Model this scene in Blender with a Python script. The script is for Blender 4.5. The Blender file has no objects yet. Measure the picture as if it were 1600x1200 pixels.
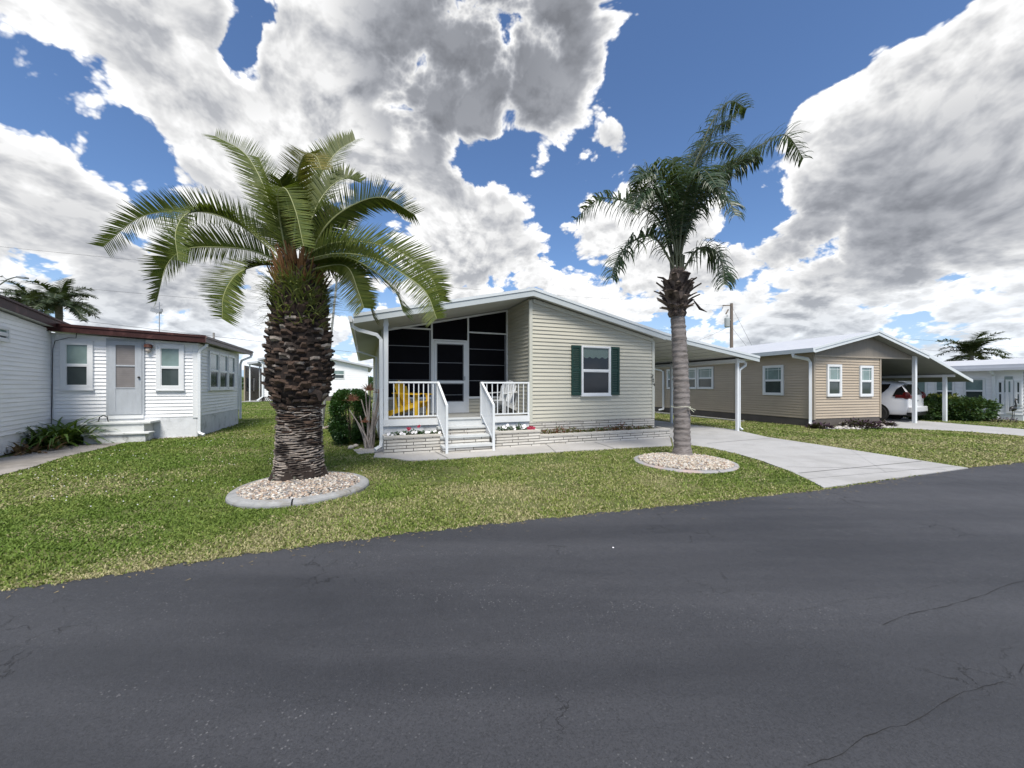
import bpy, math, random
import numpy as np
from mathutils import Vector, Matrix
random.seed(7)
rng = np.random.default_rng(11)
R = math.radians
PI = math.pi
scene = bpy.context.scene
C = scene.collection

# ------------------------------------------------------------ camera
F, HZ, EYE = 600.0, 604.0, 1.5          # focal length in photo pixels (1600 wide), horizon row, eye height
cam_d = bpy.data.cameras.new('camera')
cam = bpy.data.objects.new('camera', cam_d)
C.objects.link(cam)
cam.location = (0, 0, EYE)
cam.rotation_euler = (R(90), 0, 0)
cam_d.sensor_width = 36
cam_d.lens = 36 * F / 1600
cam_d.shift_y = (HZ - 600) / 1600
cam_d.clip_end = 3000
cam_d.clip_start = 0.05
scene.camera = cam
scene.view_settings.view_transform = 'Standard'
scene.view_settings.look = 'None'
scene.view_settings.gamma = 1
scene.view_settings.exposure = 0.5
scene.cycles.max_bounces = 6
scene.cycles.transparent_max_bounces = 6
scene.cycles.use_adaptive_sampling = True
scene.cycles.use_denoising = True
SUN_EL, SUN_AZ = R(58), R(172)         # azimuth: direction the sun stands in, clockwise from +Y

# ------------------------------------------------------------ node helpers
class NT:
    def __init__(self, tree):
        self.t = tree; self.n = tree.nodes; self.l = tree.links
    def new(self, kind, **kw):
        nd = self.n.new(kind)
        for k, v in kw.items():
            setattr(nd, k, v)
        return nd
    def put(self, sock, val):
        if hasattr(val, 'is_output') or isinstance(val, bpy.types.NodeSocket):
            self.l.new(val, sock)
        elif val is not None:
            try:
                sock.default_value = val
            except Exception:
                sock.default_value = (*val, 1.0) if len(val) == 3 else val
    def math(self, op, a, b=None, c=None, clamp=False):
        nd = self.new('ShaderNodeMath', operation=op); nd.use_clamp = clamp
        self.put(nd.inputs[0], a)
        if b is not None: self.put(nd.inputs[1], b)
        if c is not None: self.put(nd.inputs[2], c)
        return nd.outputs[0]
    def vmath(self, op, a, b=None, out=0):
        nd = self.new('ShaderNodeVectorMath', operation=op)
        self.put(nd.inputs[0], a)
        if b is not None: self.put(nd.inputs[1], b)
        return nd.outputs[out]
    def ramp(self, v, a, b, lo=0.0, hi=1.0, smooth=True):
        nd = self.new('ShaderNodeMapRange', interpolation_type='SMOOTHSTEP' if smooth else 'LINEAR')
        nd.clamp = True
        self.put(nd.inputs[0], v)
        for i, x in zip((1, 2, 3, 4), (a, b, lo, hi)):
            self.put(nd.inputs[i], x)
        return nd.outputs[0]
    def noise(self, vec, scale, detail=4, rough=0.5, dist=0.0, out=0):
        nd = self.new('ShaderNodeTexNoise')
        self.put(nd.inputs['Vector'], vec)
        nd.inputs['Scale'].default_value = scale
        nd.inputs['Detail'].default_value = detail
        nd.inputs['Roughness'].default_value = rough
        nd.inputs['Distortion'].default_value = dist
        return nd.outputs[out]
    def mix(self, fac, a, b, mode='MIX'):
        nd = self.new('ShaderNodeMix', data_type='RGBA', blend_type=mode)
        self.put(nd.inputs[0], fac)
        self.put(nd.inputs[6], a if not isinstance(a, tuple) else (*a[:3], 1))
        self.put(nd.inputs[7], b if not isinstance(b, tuple) else (*b[:3], 1))
        return nd.outputs[2]
    def scale(self, vec, s):
        nd = self.new('ShaderNodeMapping')
        self.put(nd.inputs[0], vec)
        nd.inputs['Scale'].default_value = s
        return nd.outputs[0]

# ------------------------------------------------------------ world: Nishita sky with cumulus
world = bpy.data.worlds.new('World'); scene.world = world
world.use_nodes = True
W = NT(world.node_tree); W.n.clear()

def ray(px, py):
    return Vector(((px - 800) / F, 1.0, (HZ - py) / F)).normalized()

def build_sky():
    tc = W.new('ShaderNodeTexCoord').outputs['Generated']
    d = W.vmath('NORMALIZE', tc)
    sky = W.new('ShaderNodeTexSky', sky_type='NISHITA')
    sky.sun_disc = False; sky.sun_elevation = SUN_EL; sky.sun_rotation = SUN_AZ
    sky.air_density = 1.0; sky.dust_density = 0.6; sky.ozone_density = 2.2
    sep = W.new('ShaderNodeSeparateXYZ'); W.put(sep.inputs[0], d)
    dz = sep.outputs[2]
    # cloud space: finer towards the horizon, where clouds are farther away
    up = W.math('MAXIMUM', dz, 0.0)
    k = W.math('ADD', 1.0, W.math('MULTIPLY', W.math('EXPONENT', W.math('MULTIPLY', up, -5.0)), 0.9))
    sc = W.new('ShaderNodeVectorMath', operation='SCALE'); W.put(sc.inputs[0], d); W.put(sc.inputs[3], k)
    p0 = W.vmath('MULTIPLY', sc.outputs[0], (1.0, 1.0, 1.35))
    p0 = W.vmath('ADD', p0, (3.1, 1.7, 0.4))
    warp = W.noise(p0, 3.0, 2, 0.5, out=1)
    wv = W.new('ShaderNodeVectorMath', operation='SCALE'); W.put(wv.inputs[0], W.vmath('SUBTRACT', warp, (0.5, 0.5, 0.5))); wv.inputs[3].default_value = 0.14
    p = W.vmath('ADD', p0, wv.outputs[0])

    def puff(q, det=4):
        a = W.noise(q, 3.2, 7, 0.52)
        v = W.new('ShaderNodeTexVoronoi', feature='F1')
        W.put(v.inputs['Vector'], q)
        v.inputs['Scale'].default_value = 8.0
        v.inputs['Detail'].default_value = det
        v.inputs['Roughness'].default_value = 0.55
        v.inputs['Lacunarity'].default_value = 2.1
        b = W.math('SUBTRACT', 0.45, v.outputs['Distance'])
        return W.math('ADD', a, W.math('MULTIPLY', b, 0.42))

    n0 = puff(p)
    n1 = puff(W.vmath('ADD', p, (0.0, -0.008, 0.034)))
    # coverage: blue holes and cloud bodies, given as directions in the sky
    def blobs(lst):
        acc = None
        for (px, py, rad, wgt) in lst:
            c = ray(px, py)
            dt = W.vmath('DOT_PRODUCT', d, tuple(c), out=1)
            m = W.ramp(dt, math.cos(R(rad)), 1.0, 0.0, wgt)
            acc = m if acc is None else W.math('ADD', acc, m)
        return acc
    holes = blobs([(a, b, c * 1.22, w * 1.12) for a, b, c, w in HOLES])
    bodies = blobs(BODIES)
    dark = blobs(DARKS)
    cov = W.math('ADD', W.math('MULTIPLY', W.math('SUBTRACT', n0, 0.5), 1.9), W.ramp(dz, 0.05, 0.5, 0.58, 0.47))
    cov = W.math('SUBTRACT', W.math('ADD', cov, bodies), holes)
    alpha = W.ramp(cov, -0.01, 0.16)
    thick = W.ramp(cov, 0.04, 0.55)
    # lit from above: compare the density a little higher up
    rel = W.math('SUBTRACT', n0, n1)
    lit = W.math('MULTIPLY_ADD', rel, 3.4, 0.5, clamp=True)
    soft = W.noise(p0, 2.6, 2, 0.45)
    shade = W.math('ADD', 1.0, W.math('MULTIPLY', W.math('SUBTRACT', lit, 0.5), W.math('SUBTRACT', 0.70, W.math('MULTIPLY', thick, 0.18))))
    shade = W.math('SUBTRACT', shade, W.math('MULTIPLY', thick, 0.27))
    shade = W.math('ADD', shade, W.math('MULTIPLY', W.math('MULTIPLY', W.math('SUBTRACT', soft, 0.5), thick), 0.6))
    shade = W.math('MULTIPLY', shade, W.math('EXPONENT', W.math('MULTIPLY', W.math('MULTIPLY', dark, thick), -2.5)))
    shade = W.math('MULTIPLY_ADD', W.math('MAXIMUM', W.math('MINIMUM', shade, 1.08), 0.0), 0.88, 0.10)
    tint = W.mix(W.ramp(shade, 0.2, 0.75), (0.90, 0.94, 1.04), (1.0, 1.0, 1.0))
    tint = W.mix(W.ramp(dz, 0.0, 0.25, 0.6, 0.0), tint, (0.80, 0.92, 1.08))
    cc = W.new('ShaderNodeVectorMath', operation='SCALE'); W.put(cc.inputs[0], tint); W.put(cc.inputs[3], shade)
    skyc = W.mix(1.0, sky.outputs[0], SKY_TINT, 'MULTIPLY')
    skyc = W.mix(W.ramp(dz, -0.02, 0.30, 0.85, 0.0), skyc, (0.42 / SKY_STR, 0.56 / SKY_STR, 0.74 / SKY_STR))
    # the background runs at SKY_STR, cloud radiance is given in final units
    cs = W.new('ShaderNodeVectorMath', operation='SCALE'); W.put(cs.inputs[0], cc.outputs[0]); cs.inputs[3].default_value = 0.84 / SKY_STR
    col = W.mix(W.math('MULTIPLY', alpha, 0.985), skyc, cs.outputs[0])
    # below the horizon: dull ground colour
    col = W.mix(W.ramp(dz, -0.02, -0.001, 1.0, 0.0), col, (0.12 / SKY_STR, 0.13 / SKY_STR, 0.11 / SKY_STR))
    bg = W.new('ShaderNodeBackground'); W.put(bg.inputs[0], col); bg.inputs[1].default_value = SKY_STR
    out = W.new('ShaderNodeOutputWorld'); W.l.new(bg.outputs[0], out.inputs[0])

SKY_STR = 0.10
SKY_TINT = (0.80, 0.94, 1.12)
# (photo direction, radius in degrees, weight)
HOLES = [(240, 215, 2.5, .3), (15, 300, 3, .25), (130, 395, 3.5, .22), (215, 395, 2.5, .15), (395, -40, 3.5, .42), (300, 95, 2.0, .2), (388, 25, 2.2, .38), (382, 62, 2.0, .36), (376, 100, 2.0, .40), (100, 175, 6.5, .42), (165, 270, 6.5, .42), (40, 365, 4.5, .30), (50, 120, 4, .34), (225, 330, 4, .2),
         (1030, 40, 8, .45), (1110, 110, 10, .45), (1230, 60, 8, .40), (1370, 30, 6, .42), (1120, 220, 7, .38), (1020, 150, 5, .30), (1450, 20, 3, .3),
         (940, 165, 3, .32), (905, 255, 4, .34), (872, 315, 3.5, .34), (800, 275, 4.5, .34), (735, 255, 4, .3), (640, 225, 2.5, .2), (1205, 300, 4.5, .34),
         (1180, 350, 4, .30), (885, 385, 2.5, .15), (1285, 398, 4, .22), (1370, 520, 5, .16), (1165, 200, 4, .2), (552, 470, 3, .35), (300, 520, 4, .12)]
BODIES = [(880, 60, 9, .35), (700, 370, 12, .22), (520, 300, 12, .20), (180, 440, 15, .30), (20, 160, 6, .3), (60, 260, 6, .2), (1010, 430, 9, .25), (1260, 450, 12, .22), (870, 440, 8, .15), (420, 420, 12, .2), (985, 235, 6, .30), (930, 345, 6, .26), (1560, 60, 10, .2), (1040, 300, 4, .15), (760, 110, 20, .30), (640, 60, 16, .22), (560, 150, 14, .24), (420, 200, 13, .20), (250, 60, 14, .26), (140, 40, 10, .16), (30, 250, 10, .2), (60, 330, 9, .16),
          (60, 440, 12, .16), (1400, 330, 22, .32), (1520, 130, 16, .24), (1330, 220, 12, .26), (960, 290, 7, .24), (700, 380, 14, .22), (850, 420, 12, .1),
          (300, 400, 18, .2), (1050, 440, 10, .12), (1500, 450, 18, .14)]
DARKS = [(770, 80, 19, .38), (700, 140, 13, .18), (860, 40, 11, .20), (620, 90, 9, .05), (1440, 290, 11, .15), (1330, 340, 8, .17), (1540, 250, 10, .12), (1230, 370, 6, .10),
         (1500, 400, 9, .10), (280, 75, 9, .10), (300, 420, 10, .10), (130, 460, 12, .12), (60, 300, 6, .1), (800, 390, 7, .10), (420, 110, 7, .06), (1300, 470, 14, .10)]
build_sky()

sun_d = bpy.data.lights.new('sun', 'SUN'); sun = bpy.data.objects.new('sun', sun_d); C.objects.link(sun)
sun_d.energy = 3.8; sun_d.angle = R(22); sun_d.color = (1.0, 0.94, 0.84)
sv = Vector((math.sin(SUN_AZ) * math.cos(SUN_EL), math.cos(SUN_AZ) * math.cos(SUN_EL), math.sin(SUN_EL)))
sun.rotation_euler = sv.to_track_quat('Z', 'Y').to_euler()
sun.location = (0, 0, 30)

# ------------------------------------------------------------ mesh helpers
class MB:
    """collects faces of one mesh"""
    def __init__(s):
        s.v = []; s.f = []; s.m = []; s.mi = 0
    def face(s, pts):
        n = len(s.v); s.v.extend([tuple(p) for p in pts]); s.f.append(tuple(range(n, n + len(pts)))); s.m.append(s.mi)
    def box(s, x0, x1, y0, y1, z0, z1):
        if x0 > x1: x0, x1 = x1, x0
        if y0 > y1: y0, y1 = y1, y0
        if z0 > z1: z0, z1 = z1, z0
        n = len(s.v)
        s.v += [(x0, y0, z0), (x1, y0, z0), (x1, y1, z0), (x0, y1, z0), (x0, y0, z1), (x1, y0, z1), (x1, y1, z1), (x0, y1, z1)]
        for q in ((3, 2, 1, 0), (4, 5, 6, 7), (0, 1, 5, 4), (1, 2, 6, 5), (2, 3, 7, 6), (3, 0, 4, 7)):
            s.f.append(tuple(n + k for k in q)); s.m.append(s.mi)
        return s
    def bar(s, a, b, w, h, up=(0, 0, 1)):
        """rectangular bar from a to b, w across, h along up"""
        a = Vector(a); b = Vector(b); d = (b - a).normalized(); u = Vector(up)
        r = d.cross(u)
        if r.length < 1e-4: r = Vector((1, 0, 0))
        r.normalize(); u = r.cross(d).normalized()
        n = len(s.v)
        for p in (a, b):
            for i, j in ((-1, -1), (1, -1), (1, 1), (-1, 1)):
                s.v.append(tuple(p + r * (w / 2 * i) + u * (h / 2 * j)))
        for q in ((0, 1, 2, 3), (7, 6, 5, 4), (0, 4, 5, 1), (1, 5, 6, 2), (2, 6, 7, 3), (3, 7, 4, 0)):
            s.f.append(tuple(n + k for k in q)); s.m.append(s.mi)
        return s
    def tube(s, pts, rad, seg=8, cap=True, flat=None):
        pts = [Vector(p) for p in pts]
        rads = rad if isinstance(rad, (list, tuple)) else [rad] * len(pts)
        n0 = len(s.v); ref = Vector((0, 0, 1))
        d0 = (pts[1] - pts[0]).normalized()
        if abs(d0.z) > 0.9: ref = Vector((0, 1, 0))
        r = d0.cross(ref).normalized()
        for i, p in enumerate(pts):
            d = (pts[min(i + 1, len(pts) - 1)] - pts[max(i - 1, 0)]).normalized()
            r = (r - d * r.dot(d)).normalized(); u = d.cross(r)
            for k in range(seg):
                a = 2 * PI * k / seg + (PI / seg if seg == 4 else 0)
                s.v.append(tuple(p + (r * math.cos(a) + u * math.sin(a)) * rads[i]))
        for i in range(len(pts) - 1):
            for k in range(seg):
                k2 = (k + 1) % seg
                s.f.append((n0 + i * seg + k, n0 + i * seg + k2, n0 + (i + 1) * seg + k2, n0 + (i + 1) * seg + k)); s.m.append(s.mi)
        if cap:
            s.f.append(tuple(n0 + k for k in reversed(range(seg)))); s.m.append(s.mi)
            s.f.append(tuple(n0 + (len(pts) - 1) * seg + k for k in range(seg))); s.m.append(s.mi)
        return s
    def lathe(s, prof, seg=24, c=(0, 0, 0), fn=None):
        n0 = len(s.v)
        for i, (r, z) in enumerate(prof):
            for k in range(seg):
                a = 2 * PI * k / seg
                rr = r + (fn(a, z, i) if fn else 0)
                s.v.append((c[0] + rr * math.cos(a), c[1] + rr * math.sin(a), c[2] + z))
        for i in range(len(prof) - 1):
            for k in range(seg):
                k2 = (k + 1) % seg
                s.f.append((n0 + i * seg + k, n0 + i * seg + k2, n0 + (i + 1) * seg + k2, n0 + (i + 1) * seg + k)); s.m.append(s.mi)
        s.f.append(tuple(n0 + k for k in reversed(range(seg)))); s.m.append(s.mi)
        s.f.append(tuple(n0 + (len(prof) - 1) * seg + k for k in range(seg))); s.m.append(s.mi)
        return s
    def prism(s, poly, a, b):
        """poly: list of (x,z) extruded along y from a to b"""
        n0 = len(s.v); n = len(poly)
        for y in (a, b):
            for (x, z) in poly: s.v.append((x, y, z))
        s.f.append(tuple(n0 + k for k in range(n))); s.f.append(tuple(n0 + n + k for k in reversed(range(n)))); s.m += [s.mi, s.mi]
        for k in range(n):
            k2 = (k + 1) % n
            s.f.append((n0 + k2, n0 + k, n0 + n + k, n0 + n + k2)); s.m.append(s.mi)
        return s
    def slab(s, poly, z0, z1):
        """flat polygon (x,y) with thickness"""
        n0 = len(s.v); n = len(poly)
        for z in (z0, z1):
            for (x, y) in poly: s.v.append((x, y, z))
        s.f.append(tuple(n0 + k for k in reversed(range(n)))); s.f.append(tuple(n0 + n + k for k in range(n))); s.m += [s.mi, s.mi]
        for k in range(n):
            k2 = (k + 1) % n
            s.f.append((n0 + k, n0 + k2, n0 + n + k2, n0 + n + k)); s.m.append(s.mi)
        return s
    def ball(s, c, r, seg=10, rings=6, jit=0.0):
        rx, ry, rz = r if isinstance(r, tuple) else (r, r, r)
        n0 = len(s.v)
        for i in range(rings + 1):
            th = PI * i / rings
            for k in range(seg):
                a = 2 * PI * k / seg; j = 1 + random.uniform(-jit, jit)
                s.v.append((c[0] + rx * j * math.sin(th) * math.cos(a), c[1] + ry * j * math.sin(th) * math.sin(a), c[2] + rz * j * math.cos(th)))
        for i in range(rings):
            for k in range(seg):
                k2 = (k + 1) % seg
                s.f.append((n0 + i * seg + k, n0 + (i + 1) * seg + k, n0 + (i + 1) * seg + k2, n0 + i * seg + k2)); s.m.append(s.mi)
        return s

def link(name, me, parent=None):
    o = bpy.data.objects.new(name, me); C.objects.link(o)
    if parent is not None: o.parent = parent
    return o

def obj(name, mb, mats, parent=None, smooth=False, bevel=0, label=None, sub=0, merge=False):
    me = bpy.data.meshes.new(name)
    me.from_pydata(mb.v, [], mb.f)
    mats = mats if isinstance(mats, (list, tuple)) else [mats]
    for m in mats: me.materials.append(m)
    if len(mats) > 1: me.polygons.foreach_set('material_index', mb.m)
    # box-projected UVs in metres
    nv = len(me.loops)
    if nv < 400000:
        uv = me.uv_layers.new(name='UVMap')
        co = np.empty(len(me.vertices) * 3, 'f'); me.vertices.foreach_get('co', co); co = co.reshape(-1, 3)
        li = np.empty(nv, 'i'); me.loops.foreach_get('vertex_index', li)
        nrm = np.empty(len(me.polygons) * 3, 'f'); me.polygons.foreach_get('normal', nrm); nrm = np.abs(nrm.reshape(-1, 3))
        tot = np.empty(len(me.polygons), 'i'); me.polygons.foreach_get('loop_total', tot)
        ln = np.repeat(nrm, tot, axis=0); p = co[li]
        u = np.where(ln[:, 2] > .7, p[:, 0], np.where(ln[:, 0] > ln[:, 1], p[:, 1], p[:, 0]))
        v = np.where(ln[:, 2] > .7, p[:, 1], p[:, 2])
        uv.data.foreach_set('uv', np.stack([u, v], 1).astype('f').ravel())
    if smooth: me.polygons.foreach_set('use_smooth', [True] * len(me.polygons))
    me.update()
    o = link(name, me, parent)
    if bevel:
        b = o.modifiers.new('bevel', 'BEVEL'); b.width = bevel; b.segments = 2; b.limit_method = 'ANGLE'
    if label: o['label'] = label
    return o

def arr_mesh(name, verts, faces, mats, parent=None, smooth=False, col=None):
    """fast mesh from numpy: verts (n,3), faces (m,k); optional per-vertex colour"""
    me = bpy.data.meshes.new(name)
    k = faces.shape[1]; m = faces.shape[0]
    me.vertices.add(len(verts)); me.vertices.foreach_set('co', verts.astype('f').ravel())
    me.loops.add(m * k); me.loops.foreach_set('vertex_index', faces.astype('i').ravel())
    me.polygons.add(m); me.polygons.foreach_set('loop_start', np.arange(0, m * k, k, dtype='i'))
    me.materials.append(mats)
    if smooth: me.polygons.foreach_set('use_smooth', np.ones(m, bool))
    if col is not None:
        ca = me.color_attributes.new('tone', 'FLOAT_COLOR', 'POINT')
        ca.data.foreach_set('color', np.concatenate([col, np.ones((len(col), 1))], 1).astype('f').ravel())
    me.update(calc_edges=True)
    return link(name, me, parent)

def empty(name, loc=(0, 0, 0), rz=0.0):
    o = bpy.data.objects.new(name, None); C.objects.link(o)
    o.location = loc; o.rotation_euler = (0, 0, rz); o.empty_display_size = 0.3
    return o
def tag(o, label=None, cat=None, group=None, kind=None):
    if label: o['label'] = label
    if cat: o['category'] = cat
    if group: o['group'] = group
    if kind: o['kind'] = kind
    return o

class Frame:
    """a building's own axes: x along its front, y going back, turned by th degrees"""
    def __init__(s, ox, oy, th):
        s.ox, s.oy, s.th = ox, oy, R(th); s.c, s.s = math.cos(s.th), math.sin(s.th)
    def hit(s, px, py, y=None, x=None):
        u = (px - 800) / F; v = (HZ - py) / F
        if y is not None: t = (y - s.ox * s.s + s.oy * s.c) / (s.c - u * s.s)
        else: t = (x + s.ox * s.c + s.oy * s.s) / (u * s.c + s.s)
        dx, dy = t * u - s.ox, t - s.oy
        return (dx * s.c + dy * s.s, -dx * s.s + dy * s.c, EYE + v * t)
    def X(s, px, y=0.0): return s.hit(px, 600, y=y)[0]
    def Z(s, px, py, y=0.0): return s.hit(px, py, y=y)[2]
    def Y(s, px, x): return s.hit(px, 600, x=x)[1]
    def ZX(s, px, py, x): return s.hit(px, py, x=x)[2]
    def root(s, name): return empty(name, (s.ox, s.oy, 0), s.th)
    def w(s, x, y, z=0): return (s.ox + x * s.c - y * s.s, s.oy + x * s.s + y * s.c, z)
    def loc(s, X, Y): 
        dx, dy = X - s.ox, Y - s.oy
        return (dx * s.c + dy * s.s, -dx * s.s + dy * s.c)

def gp(px, py):
    t = F * EYE / (py - HZ)
    return ((px - 800) / F * t, t)
def at(px, py, t): return ((px - 800) / F * t, t, EYE + (HZ - py) / F * t)

# ------------------------------------------------------------ materials
def mat(name, col, rough=0.6, var=0.12, vs=3.0, bump=0.0, bs=60.0, metal=0.0, spec=0.5, col2=None, c2s=1.0, c2t=(0.5, 0.65), stretch=(1, 1, 1), coat=0.0, translucent=0.0, c2amt=1.0):
    m = bpy.data.materials.new(name); m.use_nodes = True
    T = NT(m.node_tree); b = T.n['Principled BSDF']
    co = T.new('ShaderNodeTexCoord').outputs['Object']
    if stretch != (1, 1, 1): co = T.scale(co, stretch)
    n = T.noise(co, vs, 5, 0.6)
    f = T.ramp(n, 0.25, 0.75, 1 - var, 1 + var, False)
    sc = T.new('ShaderNodeVectorMath', operation='SCALE')
    base = T.new('ShaderNodeRGB'); base.outputs[0].default_value = (*col, 1)
    c = base.outputs[0]
    if col2 is not None:
        n2 = T.noise(co, c2s, 6, 0.65, 0.3)
        c = T.mix(T.ramp(n2, c2t[0], c2t[1], 0.0, c2amt), c, tuple(col2))
    T.put(sc.inputs[0], c); T.put(sc.inputs[3], f)
    T.put(b.inputs['Base Color'], sc.outputs[0])
    b.inputs['Roughness'].default_value = rough; b.inputs['Metallic'].default_value = metal
    b.inputs['Specular IOR Level'].default_value = spec
    if coat: b.inputs['Coat Weight'].default_value = coat
    if bump:
        bn = T.new('ShaderNodeBump'); bn.inputs['Strength'].default_value = bump; bn.inputs['Distance'].default_value = 0.01
        T.put(bn.inputs['Height'], T.noise(co, bs, 5, 0.6)); T.l.new(bn.outputs[0], b.inputs['Normal'])
    return m

def leaf_mat(name, col, col2, rough=0.5, trans=0.25, vs=1.5, spec=0.4):
    m = bpy.data.materials.new(name); m.use_nodes = True
    T = NT(m.node_tree); T.n.clear()
    b = T.new('ShaderNodeBsdfPrincipled'); out = T.new('ShaderNodeOutputMaterial')
    co = T.new('ShaderNodeTexCoord').outputs['Object']
    g = T.new('ShaderNodeNewGeometry').outputs['Random Per Island']
    n = T.noise(co, vs, 3, 0.6)
    f = T.math('ADD', T.math('MULTIPLY', g, 0.6), T.math('MULTIPLY', n, 0.4))
    c = T.mix(f, tuple(col), tuple(col2))
    T.put(b.inputs['Base Color'], c); b.inputs['Roughness'].default_value = rough; b.inputs['Specular IOR Level'].default_value = spec
    tr = T.new('ShaderNodeBsdfTranslucent'); T.put(tr.inputs[0], T.mix(0.5, c, (0.25, 0.35, 0.03)))
    mx = T.new('ShaderNodeMixShader'); mx.inputs[0].default_value = trans
    T.l.new(b.outputs[0], mx.inputs[1]); T.l.new(tr.outputs[0], mx.inputs[2]); T.l.new(mx.outputs[0], out.inputs[0])
    return m

def siding_mat(name, col, dirt=(0.25, 0.25, 0.22), amt=0.25):
    m = bpy.data.materials.new(name); m.use_nodes = True
    T = NT(m.node_tree); b = T.n['Principled BSDF']
    co = T.new('ShaderNodeTexCoord').outputs['Object']
    n = T.noise(T.scale(co, (0.6, 0.6, 9.0)), 1.3, 4, 0.6)
    n2 = T.noise(co, 1.1, 6, 0.7, 0.4)
    c = T.mix(T.ramp(n2, 0.45, 0.85, 0, amt), tuple(col), tuple(dirt))
    sc = T.new('ShaderNodeVectorMath', operation='SCALE'); T.put(sc.inputs[0], c); T.put(sc.inputs[3], T.ramp(n, 0.3, 0.7, 0.94, 1.05))
    T.put(b.inputs['Base Color'], sc.outputs[0]); b.inputs['Roughness'].default_value = 0.55; b.inputs['Specular IOR Level'].default_value = 0.35
    bn = T.new('ShaderNodeBump'); bn.inputs['Strength'].default_value = 0.25; bn.inputs['Distance'].default_value = 0.004
    T.put(bn.inputs['Height'], T.noise(T.scale(co, (1, 1, 14)), 9.0, 4, 0.6)); T.l.new(bn.outputs[0], b.inputs['Normal'])
    return m

def brick_mat(name, c1, c2, mortar, bw=0.42, bh=0.067, ms=0.008):
    m = bpy.data.materials.new(name); m.use_nodes = True
    T = NT(m.node_tree); b = T.n['Principled BSDF']
    uv = T.new('ShaderNodeTexCoord').outputs['UV']
    k = T.new('ShaderNodeTexBrick'); T.put(k.inputs['Vector'], uv)
    k.inputs['Color1'].default_value = (*c1, 1); k.inputs['Color2'].default_value = (*c2, 1); k.inputs['Mortar'].default_value = (*mortar, 1)
    k.inputs['Scale'].default_value = 1.0; k.inputs['Brick Width'].default_value = bw; k.inputs['Row Height'].default_value = bh
    k.inputs['Mortar Size'].default_value = ms; k.inputs['Mortar Smooth'].default_value = 0.2; k.offset = 0.37; k.offset_frequency = 2; k.squash = 1.35; k.squash_frequency = 3
    co = T.new('ShaderNodeTexCoord').outputs['Object']
    n = T.noise(co, 9, 6, 0.7)
    c = T.mix(T.ramp(n, 0.50, 0.72, 0, 0.55), k.outputs[0], (0.30, 0.27, 0.24))
    T.put(b.inputs['Base Color'], c); b.inputs['Roughness'].default_value = 0.85
    bn = T.new('ShaderNodeBump'); bn.inputs['Strength'].default_value = 0.7; bn.inputs['Distance'].default_value = 0.012
    h = T.math('ADD', T.math('MULTIPLY', k.outputs[1], -1.0), T.math('MULTIPLY', T.noise(co, 30, 5, 0.6), 0.7))
    T.put(bn.inputs['Height'], h); T.l.new(bn.outputs[0], b.inputs['Normal'])
    return m

def glass_mat(name, col, blinds=0.0, bc=(0.4, 0.5, 0.48), rough=0.06, period=0.035):
    """window pane seen from outside: dark room or closed blinds right behind reflective glass"""
    m = bpy.data.materials.new(name); m.use_nodes = True
    T = NT(m.node_tree); b = T.n['Principled BSDF']
    co = T.new('ShaderNodeTexCoord').outputs['Object']
    sp = T.new('ShaderNodeSeparateXYZ'); T.put(sp.inputs[0], co)
    st = T.math('FRACT', T.math('DIVIDE', sp.outputs[2], period))
    st = T.ramp(st, 0.0, 0.5, 0.86, 1.0)
    n = T.noise(co, 2.2, 3, 0.6)
    sc = T.new('ShaderNodeVectorMath', operation='SCALE'); sc.inputs[0].default_value = bc; T.put(sc.inputs[3], T.math('MULTIPLY', st, T.ramp(n, 0.2, 0.8, 0.7, 1.2)))
    c = T.mix(blinds, tuple(col), sc.outputs[0])
    T.put(b.inputs['Base Color'], c); b.inputs['Roughness'].default_value = rough; b.inputs['Specular IOR Level'].default_value = 0.5
    bn = T.new('ShaderNodeBump'); bn.inputs['Strength'].default_value = 0.08; bn.inputs['Distance'].default_value = 0.02
    T.put(bn.inputs['Height'], T.noise(co, 1.4, 2, 0.5)); T.l.new(bn.outputs[0], b.inputs['Normal'])
    return m

M = {}
M['white'] = mat('white_aluminium', (0.66, 0.68, 0.70), 0.4, 0.05, 2, bump=0.05, bs=30)
M['white_rail'] = mat('white_rail_paint', (0.66, 0.69, 0.72), 0.35, 0.04, 3)
M['fascia'] = mat('fascia_paint', (0.42, 0.46, 0.48), 0.45, 0.06, 1.5, bump=0.05)
M['fascia_lt'] = mat('fascia_trim', (0.55, 0.59, 0.62), 0.45, 0.05, 1.5)
M['soffit'] = mat('soffit_paint', (0.48, 0.49, 0.46), 0.6, 0.07, 0.8, bump=0.03)
M['sage'] = siding_mat('sage_siding', (0.475, 0.462, 0.395), (0.32, 0.325, 0.27), 0.25)
M['sage_trim'] = mat('sage_trim', (0.47, 0.475, 0.42), 0.5, 0.05)
M['wsiding'] = siding_mat('white_siding', (0.80, 0.81, 0.83), (0.42, 0.44, 0.46), 0.25)
M['tan'] = siding_mat('tan_siding', (0.41, 0.345, 0.27), (0.24, 0.20, 0.16), 0.25)
M['tan_trim'] = mat('tan_trim', (0.30, 0.26, 0.21), 0.6, 0.08)
M['gable'] = mat('gable_board', (0.20, 0.18, 0.155), 0.75, 0.12, 2.0, bump=0.15, stretch=(8, 8, 0.7))
M['skirt_dark'] = mat('dark_skirting', (0.09, 0.078, 0.072), 0.8, 0.18, 2.0, bump=0.2, bs=20)
M['stucco'] = mat('painted_stucco', (0.62, 0.64, 0.67), 0.85, 0.12, 3.5, bump=0.6, bs=14, col2=(0.30, 0.32, 0.33), c2s=2.5, c2t=(0.52, 0.72), c2amt=0.7)
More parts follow.
